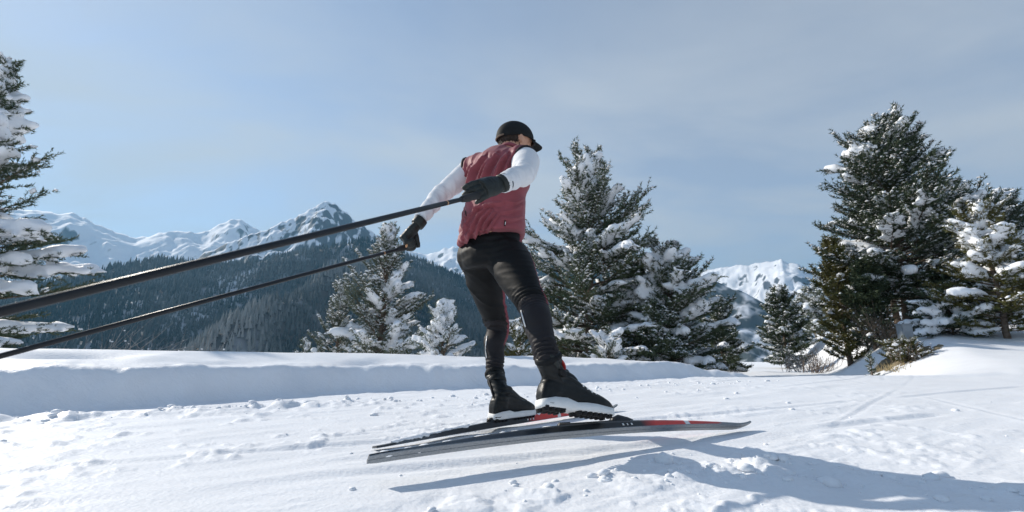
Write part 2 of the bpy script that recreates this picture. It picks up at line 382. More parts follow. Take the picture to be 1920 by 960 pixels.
def relief(name, sky_pts, r0, rc, r1, z0, mat_, seed, na=420, nr=150, power=1.25, ridge=0.3, rscale=900.0, gully=0.12, rockbias=0.0, jag=0.005):
    A, T = skyline(sky_pts)
    a = np.linspace(A[0], A[-1], na); t = np.interp(a, A, T)
    t = t + jag * fbm2(a * 60, a * 0 + seed, 4, seed, 0.6) * np.clip(t * 6, 0, 1)
    rcv = rc * (1 + 0.08 * np.sin(a * 7 + seed))
    u = np.concatenate([np.linspace(0, 1, int(nr * 0.75)), np.linspace(1, 1.6, nr - int(nr * 0.75) + 1)[1:]])
    U, AA = np.meshgrid(u, a, indexing='ij'); TT = np.broadcast_to(t, U.shape); RC = np.broadcast_to(rcv, U.shape)
    R = np.where(U <= 1, r0 + (RC - r0) * U, RC + (r1 - RC) * (U - 1) / 0.6)
    X, Y = np.sin(AA) * R, np.cos(AA) * R
    crest = TT * RC + CAM_H
    rise = np.where(U <= 1, U ** power, np.clip(1 - (U - 1) / 0.6, 0, 1) ** 1.2)
    Z = z0 + (crest - z0) * rise
    amp = (crest - z0)
    wx = X + 0.35 * rscale * fbm2(X / rscale, Y / rscale, 3, seed + 7); wy = Y + 0.35 * rscale * fbm2(X / rscale, Y / rscale, 3, seed + 11)
    env = np.where(U <= 1, sstep(0.0, 0.35, U) * (1 - 0.90 * sstep(0.70, 1.0, U)), 0.15)
    rg = ridged2(wx / rscale, wy / rscale, 4, seed + 0.3, 0.5)
    Z = Z + amp * ridge * env * (rg - 0.66)
    rg2 = ridged2(wx / (rscale * 0.33), wy / (rscale * 0.33), 4, seed + 4.1, 0.55)
    Z = Z + amp * gully * (0.10 + 0.90 * env) * (rg2 - 0.66)
    Z = Z + amp * 0.018 * fbm2(X / (rscale * .08), Y / (rscale * .08), 4, seed)
    V = np.stack([X, Y, Z], -1).reshape(-1, 3); nn = len(u)
    I = np.arange(nn - 1)[:, None] * na + np.arange(na - 1)[None, :]
    F = np.stack([I, I + 1, I + 1 + na, I + na], -1).reshape(-1, 4)
    o = build(name, V, F, mat_)
    no = np.empty(len(V) * 3, np.float32); o.data.vertices.foreach_get("normal", no); no = no.reshape(-1, 3)
    slope = 1 - np.abs(no[:, 2])
    rock = slope * 1.0 + 0.42 * fbm2(X / (rscale * .10), Y / (rscale * .10), 5, seed + 2, 0.7).ravel() + 0.22 * fbm2(X / (rscale * .5), Y / (rscale * .5), 3, seed + 5).ravel() + rockbias
    vattr(o, "rock", rock)
    tag(o, kind="structure")
    return o, (A, T, rcv)

m_peak = relief_mat("peak_rock", (0.05, 0.052, 0.06), (0.13, 0.13, 0.135), 0.45, 0.05)
m_far = relief_mat("range_rock", (0.055, 0.06, 0.07), (0.14, 0.14, 0.15), 0.47, 0.05)
m_wood = relief_mat("wooded_slope", (0.045, 0.06, 0.06), (0.09, 0.10, 0.10), 0.10, 0.12)
relief("mountain_range", [(-420, 430), (-120, 400), (40, 392), (75, 394), (105, 401), (135, 400), (165, 414), (205, 432), (255, 452), (300, 438), (350, 436), (378, 441), (400, 428), (430, 415), (450, 412), (472, 428), (520, 440), (600, 440), (700, 450), (800, 478), (825, 470), (848, 462), (866, 470), (900, 490), (1000, 520), (1100, 530)],
       1900, 3500, 4600, -120, m_far, 3.1, na=380, nr=100, power=1.1, ridge=0.42, rscale=620, gully=0.15)
relief("mountain_peak", [(330, 520), (380, 478), (430, 455), (480, 438), (530, 418), (570, 399), (590, 388), (613, 380), (632, 386), (655, 402), (690, 425), (720, 446), (760, 472), (810, 498), (880, 520)],
       1650, 2500, 3300, -120, m_peak, 8.4, na=260, nr=120, power=1.0, ridge=0.36, rscale=380, gully=0.15, rockbias=0.03)
relief("mountain_range_far", [(1120, 560), (1180, 530), (1240, 516), (1290, 507), (1320, 508), (1345, 502), (1385, 499), (1410, 496), (1432, 492), (1447, 490), (1462, 486), (1476, 492), (1497, 497), (1512, 508), (1540, 514), (1600, 520), (1700, 516), (1800, 525), (1950, 520), (2200, 530)],
       2900, 4700, 5800, -200, m_far, 5.7, na=300, nr=120, power=1.0, ridge=0.55, rscale=800, gully=0.13, rockbias=0.0)
relief("wooded_shoulder", [(980, 470), (1100, 480), (1230, 495), (1290, 508), (1330, 520), (1360, 534), (1400, 550), (1440, 572), (1480, 600), (1540, 640), (1600, 660)],
       1300, 2200, 2800, -140, m_wood, 6.6, na=160, nr=70, power=1.3, ridge=0.2, rscale=500, gully=0.1, rockbias=0.05)

# wooded hill behind the bank
HILL = [(-900, 560), (-500, 520), (-200, 515), (20, 520), (120, 512), (200, 490), (300, 474), (380, 480), (450, 484), (520, 470), (600, 454), (680, 440), (720, 446), (770, 470), (830, 494), (890, 520), (960, 556), (1060, 600), (1200, 650)]
HA, HT = skyline(HILL)
def hill_z(a, r):
    t = np.interp(a, HA, HT) - 0.014
    rc = 1500 + 160 * np.sin(a * 5 + 1)
    u = np.clip((r - 420) / (rc - 420), 0, 1.6)
    z = -110 + (t * rc + 110) * np.where(u <= 1, (0.55 * u + 0.45 * u * u), 1 - 0.5 * (u - 1))
    # a spur running down to the left, in front of a shaded gully
    x, y = np.sin(a) * r, np.cos(a) * r
    spur = np.exp(-((a - (-0.78 + 0.62 * u)) / 0.085) ** 2) * sstep(0.10, 0.4, u) * (1 - sstep(0.55, 0.95, u))
    gul = np.exp(-((a - (-0.95 + 0.62 * u)) / 0.10) ** 2) * sstep(0.15, 0.5, u) * (1 - sstep(0.8, 1.0, u))
    z = z + 75 * spur - 45 * gul
    env = np.clip(1 - np.abs(u - 0.5) / 0.5, 0, 1)
    z = z + 90 * env * (ridged2(x / 520, y / 520, 3, 12.3) - 0.6) + 14 * env * fbm2(x / 60, y / 60, 3, 2.2)
    return z, u
ha = np.linspace(HA[0], HA[-1], 200); hr = np.linspace(420, 2300, 80)
HAA, HRR = np.meshgrid(ha, hr); HZ, HU = hill_z(HAA, HRR)
V = np.stack([np.sin(HAA) * HRR, np.cos(HAA) * HRR, HZ], -1).reshape(-1, 3)
I = np.arange(len(hr) - 1)[:, None] * len(ha) + np.arange(len(ha) - 1)[None, :]
hill = build("hillside", V, np.stack([I, I + 1, I + 1 + len(ha), I + len(ha)], -1).reshape(-1, 4),
             relief_mat("hill_snow", (0.07, 0.07, 0.065), (0.14, 0.13, 0.12), 0.45, 0.25))
vattr(hill, "rock", 0.66 + 0.6 * fbm2(V[:, 0] / 45, V[:, 1] / 45, 4, 3.9))
tag(hill, kind="structure")

def forest(n):
    rng = np.random.default_rng(5)
    a = rng.uniform(-0.92, 0.28, n * 2); r = 540 + (1640 - 540) * rng.random(n * 2) ** 0.8
    z, u = hill_z(a, r); x, y = np.sin(a) * r, np.cos(a) * r
    clear = fbm2(x / 130, y / 130, 3, 8.1) + 0.55 * np.exp(-((a + 0.55) / 0.10) ** 2 - ((r - 640) / 150) ** 2)
    top = (u > 1.05)
    keep = (clear < 0.40 + 0.3 * rng.random(n * 2)) & ~top
    x, y, z, r, a, u = [q[keep][:n] for q in (x, y, z, r, a, u)]; m = len(x)
    h = rng.uniform(8, 24, m) * (0.8 + 0.25 * n2(x / 80, y / 80)); w = h * rng.uniform(0.13, 0.2, m); yaw = rng.uniform(0, 6.28, m)
    k = 5; ang = np.arange(k) * 2 * math.pi / k
    tiers = ((0.06, 1.0, 0.72), (0.45, 0.60, 1.0))
    VV = []; FF = []; off = 0; TT = []
    for b, ws, tp in tiers:
        j = rng.uniform(0.72, 1.28, (m, k))
        cx = x[:, None] + np.cos(ang[None] + yaw[:, None]) * w[:, None] * ws * j
        cy = y[:, None] + np.sin(ang[None] + yaw[:, None]) * w[:, None] * ws * j
        cz = (z + h * b)[:, None] + rng.uniform(-0.04, 0.04, (m, k)) * h[:, None]
        base = np.stack([cx, cy, cz], -1)
        apex = np.stack([x + rng.normal(0, .02, m) * h, y, z + h * tp], -1)[:, None]
        v = np.concatenate([base, apex], 1)
        idx = off + np.arange(m)[:, None] * (k + 1)
        f = np.stack([np.stack([idx[:, 0] + q, idx[:, 0] + (q + 1) % k, idx[:, 0] + k], -1) for q in range(k)], 1).reshape(-1, 3)
        VV.append(v.reshape(-1, 3)); FF.append(f); off += m * (k + 1)
        fr = 0.20 + 1.0 * fbm2(x / 190, y / 190, 3, 4.4) + 0.30 * rng.random(m) ** 2 + 0.55 * np.exp(-((a - (-0.78 + 0.62 * u)) / 0.07) ** 2) * sstep(0.1, 0.3, u) * (1 - sstep(0.6, 0.9, u))  # patchy frost; the last term paints the sunlit grey along the spur
        TT.append(np.repeat(np.clip(fr, 0, 1), k + 1))
    return np.concatenate(VV), np.concatenate(FF), np.concatenate(TT)
fm = bpy.data.materials.new("forest_needles"); fm.use_nodes = True; t = fm.node_tree; b = t.nodes["Principled BSDF"]
b.inputs['Roughness'].default_value = 0.8; b.inputs['Specular IOR Level'].default_value = 0.1
at = t.nodes.new("ShaderNodeAttribute"); at.attribute_name = "frost"
x_ = t.nodes.new("ShaderNodeMixRGB"); x_.inputs['Color1'].default_value = (0.012, 0.030, 0.032, 1); x_.inputs['Color2'].default_value = (0.27, 0.275, 0.265, 1)  # dark needles to grey: real frost plus the spur's painted sunlight
t.links.new(at.outputs['Fac'], x_.inputs['Fac']); t.links.new(x_.outputs[0], b.inputs['Base Color'])
fv, ff, ft = forest(27000)
fo = build("forest", fv, ff, fm, smooth=False); vattr(fo, "frost", ft)
tag(fo, "dark conifer forest covering the hillside below the snowy peaks", "forest", kind="stuff")

# ------------------------------------------------------------------ haze
def box(c, h):
    c = np.asarray(c, float); h = np.asarray(h, float)
    V = np.array([[sx, sy, sz] for sz in (-1, 1) for sy in (-1, 1) for sx in (-1, 1)]) * h + c
    return V, [(0, 2, 3, 1), (4, 5, 7, 6), (0, 1, 5, 4), (2, 6, 7, 3), (0, 4, 6, 2), (1, 3, 7, 5)]
hm = bpy.data.materials.new("haze_air"); hm.use_nodes = True; t = hm.node_tree; t.nodes.clear()
pv = t.nodes.new("ShaderNodeVolumePrincipled"); pv.inputs['Color'].default_value = (0.28, 0.64, 1.0, 1); pv.inputs['Density'].default_value = 1.0e-4
pv.inputs['Anisotropy'].default_value = 0.25
mo = t.nodes.new("ShaderNodeOutputMaterial"); t.links.new(pv.outputs[0], mo.inputs['Volume'])
hv, hf = box((0, 0, 520), (17000, 17000, 760))
hz = build("haze", hv, hf, hm, smooth=False); tag(hz, "thin blue air over the valley", "haze", kind="stuff")

# ------------------------------------------------------------------ the skier
RS, RE, RW = P(985, 303, 2.24), P(984, 326, 2.00), P(941, 344, 1.78)
LS, LE, LW = P(882, 320, 2.47), P(824, 367, 2.38), P(787, 411, 2.23)
RH, RK, RA = P(952, 480, 2.20), P(998, 572, 1.92), P(1031, 700, 1.66)
LH, LK, LA = P(897, 480, 2.36), P(934, 615, 2.50), P(924, 738, 2.29)
NB, HC = P(957, 290, 2.37), P(967, 268, 2.42)
Rp = nrm((RH - LH) * np.array([1, 1, 0])); Rs = nrm((RS - LS) * np.array([1, 1, 0.3]))
FD = nrm(np.array([0.88, 0.46, -0.06])); HU_ = nrm(np.array([0.05, 0.03, 1.0]) - FD * np.dot(FD, [0.05, 0.03, 1.0])); HR = np.cross(FD, HU_)
UPV = np.array([0, 0, 1.0])
person = empty("person", (float((RH + LH)[0] / 2), float((RH + LH)[1] / 2), 0.0))
tag(person, "person skate skiing in a burgundy vest, white sleeves, black tights and black cap", "person")

def torso_rings(sc=1.0):
    spec = [((921, 452), 2.27, 0.198, 0.158), ((923, 428), 2.28, 0.192, 0.152), ((926, 402), 2.29, 0.186, 0.142), ((929, 372), 2.305, 0.180, 0.136),
            ((933, 345), 2.32, 0.188, 0.138), ((936, 325), 2.335, 0.196, 0.130), ((940, 309), 2.345, 0.185, 0.112), ((947, 300), 2.36, 0.135, 0.092), ((955, 291), 2.37, 0.080, 0.074)]
    cs = [P(*p, d) for p, d, _, _ in spec]; R = []
    for i, (p, d, ru, rv) in enumerate(spec):
        t = nrm(cs[min(i + 1, len(cs) - 1)] - cs[max(i - 1, 0)]); f = i / (len(spec) - 1)
        t = nrm(t - Rp * 0.24 * max(0, 1 - f * 2.5))
        s = nrm(Rp * (1 - f) + Rs * f + UPV * 0.22 * max(0, 1 - f * 2.5)); s = nrm(s - t * np.dot(s, t)); w = np.cross(t, s)
        R.append((cs[i], s * ru * sc, w * rv * sc))
    return R
pc = (RH + LH) / 2
def folds(V, N, specs):
    """specs: (unit vector across the folds, frequency, along stretch vector, amplitude, seed)"""
    for q, fr, al, fl, amp, sd in specs:
        a = V @ np.asarray(q) * fr + 1.2 * vnoise(V * 6 + sd); b_ = V @ np.asarray(al) * fl
        n = vnoise(np.stack([a, b_, np.full(len(a), sd)], -1))
        r = 1 - np.abs(2 * n - 1)
        V = V + N * (amp * (r ** 1.6 - 0.35))[:, None]
    return V

# vest
mb = MB(); mb.add(*loft(torso_rings(1.0), 36))
sa = nrm(RS - LS)
mb.add(*limb([LS + (RS - LS) * 0.30, RS - sa * 0.015], [0.085, 0.082])); mb.add(*limb([LS + (RS - LS) * 0.70, LS + sa * 0.015], [0.085, 0.080]))
mb.add(*limb([NB - UPV * 0.05, NB + FD * 0.004 + UPV * 0.008], [0.075, 0.068]))
V, F, N = remesh(mb.V(), mb.f, 0.0058, 10)
spine = nrm(P(947, 297, 2.36) - P(921, 452, 2.27)); side = Rs
h = (V - P(921, 452, 2.27)) @ spine
dg1 = nrm(side * 0.86 + spine * 0.5); dg2 = nrm(side * 0.95 + spine * 0.15)
amp_u = sstep(0.22, 0.34, h) * (1 - sstep(0.50, 0.56, h)); amp_l = 1 - sstep(0.12, 0.30, h)
w_ = (V - P(930, 372, 2.305)) @ side
V0 = V.copy()
Vu = folds(V, N, [(dg2, 12, spine, 2.2, 0.013, 3.3), (dg2, 25, spine, 4.0, 0.005, 6.1)])
Vl = folds(V, N, [(dg1, 20, np.cross(dg1, N.mean(0) + UPV), 3.0, 0.009, 9.3), (dg1, 46, spine, 5.0, 0.006, 1.7)])
lf = 0.35 + 0.65 * (1 - sstep(-0.05, 0.12, w_))
V = V0 + (Vu - V0) * (amp_u * 1.0)[:, None] + (Vl - V0) * (amp_l * lf)[:, None]
V = folds(V, N, [(spine, 16, side, 5.0, 0.005, 4.4)])
pre = BVHTree.FromPolygons([tuple(v) for v in V0], [tuple(int(i) for i in f) for f in F])
def crease(V, pts, amp, wd):
    q = []
    for (x, y) in catmull([np.array(p, float) for p in pts], 5):
        hit = pre.ray_cast(Vector(CAMP), Vector(nrm(D(x, y))))[0]
        if hit is not None: q.append(np.array(hit))
    if len(q) < 3: return V
    best = np.full(len(V), 9.0); sgn = np.zeros(len(V)); tt = np.zeros(len(V))
    for i in range(len(q) - 1):
        e = q[i + 1] - q[i]; l = np.linalg.norm(e) + 1e-9; e = e / l; t = np.clip((V0 - q[i]) @ e, 0, l)
        r = V0 - q[i] - np.outer(t, e); d = np.linalg.norm(r, axis=1); m = d < best
        best[m] = d[m]; tt[m] = (i + t[m] / l) / (len(q) - 1); sgn[m] = np.sign(r[m] @ np.cross(nrm(CAMP - q[i]), e))
    fade = np.clip(np.sin(np.pi * np.clip(tt * 0.9 + 0.08, 0, 1)), 0, 1) ** 0.6
    x = best * sgn / wd
    prof = np.exp(-(x / 0.8) ** 2) - 0.75 * np.exp(-((x - 1.7) / 1.0) ** 2)
    return V + N * (amp * fade * prof)[:, None]
for pts, am, wd in (([(910, 388), (893, 412), (880, 440), (872, 458)], 0.011, 0.010), ([(918, 392), (903, 415), (893, 440), (888, 452)], 0.010, 0.009), ([(925, 398), (913, 418), (904, 440)], 0.009, 0.008), ([(902, 384), (882, 408), (866, 440)], 0.010, 0.010), ([(935, 400), (922, 420), (913, 442)], 0.007, 0.008),
                   ([(940, 381), (915, 384), (895, 392), (870, 410)], 0.010, 0.010), ([(908, 298), (893, 318), (882, 345), (874, 372)], 0.018, 0.016), ([(930, 292), (917, 312), (908, 335), (903, 350)], 0.018, 0.015), ([(950, 290), (938, 308), (930, 330), (926, 348)], 0.015, 0.014), ([(885, 312), (872, 335), (868, 365)], 0.012, 0.012),
                   ([(965, 286), (955, 300), (948, 318), (945, 335)], 0.010, 0.012), ([(920, 300), (906, 322), (896, 344)], 0.012, 0.010), ([(928, 402), (905, 430), (897, 448)], 0.007, 0.006), ([(897, 392), (876, 425), (866, 452)], 0.008, 0.007), ([(975, 388), (955, 396), (935, 398)], 0.006, 0.010), ([(980, 405), (962, 411), (940, 412)], 0.006, 0.010), ([(983, 372), (965, 380), (950, 378)], 0.006, 0.010)):
    V = crease(V, pts, am * 1.55, wd * 0.85)
hem = np.exp(-((h - 0.012) / 0.012) ** 2); V = V - N * (0.006 * hem)[:, None]
vest = build("vest", V, F, M['vest'], person)
vest_bvh = BVHTree.FromPolygons([tuple(v) for v in V], [tuple(int(i) for i in f) for f in F])

def strip_on(bvh, px_pts, width, name, mat_, parent, lift=0.003):
    """a thin ribbon lying on a surface of the figure, thickness included"""
    pts = []; nos = []
    for (x, y) in px_pts:
        d = nrm(D(x, y)); loc, no, i, di = bvh.ray_cast(Vector(CAMP), Vector(d))
        if loc is None: continue
        no = np.array(no); no = no if np.dot(no, d) < 0 else -no
        pts.append(np.array(loc)); nos.append(no)
    if len(pts) < 2: return None
    rings = []
    for i in range(len(pts)):
        t = nrm(pts[min(i + 1, len(pts) - 1)] - pts[max(i - 1, 0)]); s = nrm(np.cross(t, nos[i]))
        rings.append((pts[i] + nos[i] * lift, s * width / 2, nos[i] * 0.002))
    V, F = loft(rings, 8, 4); return build(name, V, F, mat_, parent)
def lerp_px(a, b, n): return [(a[0] + (b[0] - a[0]) * i / (n - 1), a[1] + (b[1] - a[1]) * i / (n - 1)) for i in range(n)]
lab = strip_on(vest_bvh, lerp_px((947, 413), (946, 424), 4), 0.008, "brand_tab", M['trim'], vest)
strip_on(vest_bvh, lerp_px((947.3, 415), (946.6, 422), 4), 0.003, "tab_print", M['white'], vest, 0.0055)
strip_on(vest_bvh, lerp_px((873, 396), (875, 404), 3), 0.006, "zip_pull", M['trim'], vest)
# armhole edging
def ringband(c, axis, r, w, name, mat_, parent, n=28, flat=1.0, sd=None):
    axis = nrm(axis); s = nrm(np.cross(axis, sd if sd is not None else UPV)); q = np.cross(axis, s)
    rings = [(c - axis * w / 2, s * r * 0.98, q * r * flat * 0.98), (c - axis * w / 4, s * r * 1.03, q * r * flat * 1.03), (c + axis * w / 4, s * r * 1.03, q * r * flat * 1.03), (c + axis * w / 2, s * r * 0.98, q * r * flat * 0.98)]
    V, F = loft(rings, n); return build(name, V, F, mat_, parent)
ringband(RS + (RE - RS) * 0.02 + sa * 0.004, sa * 0.8 + (RE - RS) * 1.2, 0.083, 0.018, "armhole_edging", M['trim'], vest)
ringband(LS + (LE - LS) * 0.02 - sa * 0.004, -sa * 0.8 + (LE - LS) * 1.2, 0.080, 0.018, "armhole_edging", M['trim'], vest)
ringband(NB + UPV * 0.012 + FD * 0.004, nrm(HC - NB), 0.069, 0.022, "collar", M['vest'], vest)

# sleeves
for S_, E_, W_, rr_ in ((RS, RE, RW, (0.076, 0.066, 0.050, 0.046, 0.036)), (LS, LE, LW, (0.070, 0.058, 0.047, 0.043, 0.034))):
    pts = [S_, S_ + (E_ - S_) * 0.55, E_, E_ + (W_ - E_) * 0.4, W_]
    mb = MB(); mb.add(*limb(pts, rr_, 8, 20)); mb.add(*ball(S_, Rs * 0.074, np.cross(UPV, Rs) * 0.072, UPV * 0.076))
    V, F, N = remesh(mb.V(), mb.f, 0.0062, 5)
    ax = nrm(W_ - S_); hh = (V - S_) @ ax / np.linalg.norm(W_ - S_)
    Vf = folds(V, N, [(nrm(ax + 0.5 * UPV), 34, np.cross(ax, UPV), 9.0, 0.009, 2.2), (nrm(ax - 0.3 * UPV), 60, np.cross(ax, UPV), 12, 0.004, 7.1)])
    V = V + (Vf - V) * (0.25 + 0.75 * sstep(0.25, 0.5, hh))[:, None]
    build("sleeve", V, F, M['sleeve'], person)

tr = P(1027, 668, 1.70); tl = LK + (LA - LK) * 0.70
RA = tr + (P(1031, 700, 1.66) - tr) * 0.5; LA = tl + (LA - LK) * 0.08
# tights
def leg(H_, K_, A_, back, cal):
    q = nrm(A_ - K_)
    pts = [H_, H_ + (K_ - H_) * 0.35, H_ + (K_ - H_) * 0.72, K_, K_ + (A_ - K_) * 0.30 + back * 0.016, K_ + (A_ - K_) * 0.62 + back * 0.006, A_]
    return limb(pts, [0.104, 0.103, 0.079, 0.061, cal, cal * 0.80, 0.044], 6, 24)
bk = -np.array([0.75, 0.66, 0])
mb = MB(); wr = np.cross(UPV, Rp)
mb.add(*loft([(pc + UPV * 0.17, Rp * 0.165, wr * 0.125), (pc + UPV * 0.09, Rp * 0.176, wr * 0.135), (pc + UPV * 0.0 + bk * 0.012, Rp * 0.182, wr * 0.142), (pc - UPV * 0.07 + bk * 0.01, Rp * 0.165, wr * 0.125)], 28))
for H_ in (RH, LH): mb.add(*ball(H_ + bk * 0.022 - UPV * 0.005, Rp * 0.090, wr * 0.100, UPV * 0.12, 18, 11))
mb.add(*leg(RH, RK, RA, bk * 0.6 + np.array([0.4, -0.6, 0]), 0.063)); mb.add(*leg(LH, LK, LA, bk, 0.061))
V, F, N = remesh(mb.V(), mb.f, 0.0072, 11)
# creases behind the knees and at the ankles
for K_, A_, H_ in ((RK, RA, RH), (LK, LA, LH)):
    ax = nrm(A_ - H_); t_ = (V - K_) @ nrm(A_ - K_); dist = np.linalg.norm(V - K_ - np.outer(t_, nrm(A_ - K_)), axis=1)
    on = (dist < 0.12)
    wv = np.sin(t_ * 330 + 5 * vnoise(V * 14)) * np.exp(-((t_ + 0.005) / 0.045) ** 2) + 0.9 * np.sin(t_ * 300 + 6 * vnoise(V * 14)) * np.exp(-((t_ - np.linalg.norm(A_ - K_) + 0.05) / 0.05) ** 2)
    V = V + N * (0.0060 * wv * on)[:, None]
V = folds(V, N, [(nrm(Rp + UPV * 0.9), 20, nrm(Rp - UPV), 4.0, 0.008, 5.5), (UPV, 34, Rp, 6.0, 0.004, 8.8)])
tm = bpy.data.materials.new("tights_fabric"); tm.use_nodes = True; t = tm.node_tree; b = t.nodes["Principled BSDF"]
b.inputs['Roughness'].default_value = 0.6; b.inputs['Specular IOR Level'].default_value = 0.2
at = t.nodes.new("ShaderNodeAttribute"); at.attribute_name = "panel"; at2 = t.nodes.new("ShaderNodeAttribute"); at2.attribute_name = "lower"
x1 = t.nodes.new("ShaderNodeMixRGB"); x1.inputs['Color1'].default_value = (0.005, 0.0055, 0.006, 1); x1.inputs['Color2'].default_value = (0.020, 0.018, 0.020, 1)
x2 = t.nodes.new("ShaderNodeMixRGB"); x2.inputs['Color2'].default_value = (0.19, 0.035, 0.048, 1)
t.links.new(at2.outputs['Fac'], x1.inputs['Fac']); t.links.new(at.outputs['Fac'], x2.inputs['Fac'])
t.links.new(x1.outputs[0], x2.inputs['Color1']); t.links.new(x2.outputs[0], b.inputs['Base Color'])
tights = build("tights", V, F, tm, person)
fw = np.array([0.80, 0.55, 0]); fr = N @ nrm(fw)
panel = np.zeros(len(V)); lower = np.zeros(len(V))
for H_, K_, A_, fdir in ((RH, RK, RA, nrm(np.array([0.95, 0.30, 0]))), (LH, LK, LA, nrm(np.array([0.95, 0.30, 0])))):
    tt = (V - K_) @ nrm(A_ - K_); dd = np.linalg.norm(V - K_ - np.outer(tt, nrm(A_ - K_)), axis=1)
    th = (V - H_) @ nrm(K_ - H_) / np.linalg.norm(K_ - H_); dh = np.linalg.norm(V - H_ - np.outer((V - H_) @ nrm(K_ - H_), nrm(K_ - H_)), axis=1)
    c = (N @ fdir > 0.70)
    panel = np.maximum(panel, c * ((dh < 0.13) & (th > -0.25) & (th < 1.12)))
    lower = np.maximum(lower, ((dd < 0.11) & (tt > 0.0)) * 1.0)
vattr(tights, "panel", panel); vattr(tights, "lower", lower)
tbvh = BVHTree.FromPolygons([tuple(v) for v in V], [tuple(int(i) for i in f) for f in F])
strip_on(tbvh, [(978, 582), (980, 592), (983, 602), (986, 613)], 0.0065, "reflective_stripe", M['reflective'], tights)
strip_on(tbvh, [(914, 630), (912, 642), (911, 656), (913, 671)], 0.006, "reflective_stripe", M['reflective'], tights)

# cap, hair, glasses, gaiter
def shell(c, fx, ry, uz, a0, a1, n=36, m=14, thick=0.004):
    V = []
    for s_ in (1.0, 1 - thick / 0.09):
        for i in range(m):
            a = a0 + (a1 - a0) * i / (m - 1)
            for j in range(n):
                t = 2 * math.pi * j / n
                V.append(c + fx * math.cos(t) * math.cos(a) * s_ + ry * math.sin(t) * math.cos(a) * s_ + uz * math.sin(a) * s_)
    F = []
    for k in range(2):
        for i in range(m - 1):
            for j in range(n):
                a = k * n * m + i * n + j; b_ = k * n * m + i * n + (j + 1) % n
                F.append((a, b_, b_ + n, a + n) if k == 0 else (a + n, b_ + n, b_, a))
    for j in range(n): F.append((j, n * m + j, n * m + (j + 1) % n, (j + 1) % n))
    return np.array(V), F
CU = nrm(HU_ - FD * 0.12); CF = np.cross(CU, HR) * 1.0; CF = nrm(FD - CU * np.dot(FD, CU))
cc = HC + HU_ * 0.026 - FD * 0.006
V, F = shell(cc, CF * 0.112, HR * 0.089, CU * 0.098, rad(-12), rad(89.5))
V = V + (0.003 * (vnoise(V * 30) - 0.5))[:, None] * nrm(CU)
cap_o = build("cap", V, F, M['black_fabric'], person)
# brim
V = []; nb = 15
for s_ in (0, 1):
    for i in range(6):
        for j in range(nb):
            t = rad(-62 + 124 * j / (nb - 1)); k = i / 5
            ext = 0.062 * k * math.cos(t * 1.05)
            V.append(cc - CU * (0.018 + 0.020 * k * k + 0.004 * s_) + CF * ((0.108) * math.cos(t) + ext) + HR * (0.086 * math.sin(t) * (1 + 0.05 * k)) - CU * 0.016 * (math.sin(t) ** 2))
F = []
for s_ in (0, 1):
    for i in range(5):
        for j in range(nb - 1):
            a = s_ * 6 * nb + i * nb + j; F.append((a, a + 1, a + nb + 1, a + nb) if s_ == 0 else (a + nb, a + nb + 1, a + 1, a))
for j in range(nb - 1): a = 5 * nb + j; F.append((a, a + 1, a + 1 + 6 * nb, a + 6 * nb))
build("brim", np.array(V), F, M['black_fabric'], cap_o)
V, F = tube([cc - CF * 0.112 * math.cos(t) + HR * 0.089 * math.sin(t) - CU * 0.012 for t in np.linspace(-0.55, 0.55, 7)], 0.005, 8); build("strap", V, F, M['twig'], cap_o)
V, F = ball(cc + CU * 0.098, CF * 0.009, HR * 0.009, CU * 0.005); build("button", V, F, M['black_fabric'], cap_o)
mb = MB()
for i in range(260):
    t = rad(random.uniform(95, 265)); a = rad(random.uniform(-52, -8)); c = HC + HU_ * 0.022 - FD * 0.004
    p0 = c + FD * 0.098 * math.cos(t) * math.cos(a) + HR * 0.078 * math.sin(t) * math.cos(a) + HU_ * 0.10 * math.sin(a)
    o_ = nrm(p0 - c); q = nrm(-HU_ + o_ * 0.35 + np.array([random.uniform(-.3, .3) for _ in range(3)]))
    mb.add(*tube([p0 - o_ * 0.003, p0 + q * 0.008, p0 + q * 0.017 - o_ * 0.002], [0.0035, 0.003, 0.001], 4))
V, F = shell(HC + HU_ * 0.022 - FD * 0.012, FD * 0.094, HR * 0.080, HU_ * 0.10, rad(-46), rad(30))
keep = [f for f in F if np.mean([(V[i] - HC) @ FD for i in f]) < -0.012]; mb.add(V, keep)
mb.build("hair", M['hair'], person)
gl = MB()
for sg in (-1, 1):
    gl.add(*ball(HC + FD * 0.094 + HU_ * 0.010 + HR * sg * 0.034, FD * 0.006, HR * 0.029, HU_ * 0.021, 14, 7))
gl_o = gl.build("sunglasses", M['glass_dark'], person)
for sg in (-1, 1):
    V, F = tube([HC + FD * 0.086 + HU_ * 0.014 + HR * sg * 0.062, HC + FD * 0.04 + HU_ * 0.014 + HR * sg * 0.079, HC - FD * 0.005 + HU_ * 0.012 + HR * sg * 0.084], [0.004, 0.003, 0.003], 6); build("temple_arm", V, F, M['rubber'], gl_o)
V, F = loft([(NB + UPV * 0.02 + FD * 0.01, FD * 0.060, HR * 0.058), (HC - HU_ * 0.075 + FD * 0.022, FD * 0.066, HR * 0.059), (HC - HU_ * 0.045 + FD * 0.040, FD * 0.064, HR * 0.059), (HC - HU_ * 0.030 + FD * 0.052, FD * 0.052, HR * 0.050)], 24)
build("neck_gaiter", V, F, M['black_fabric'], person)

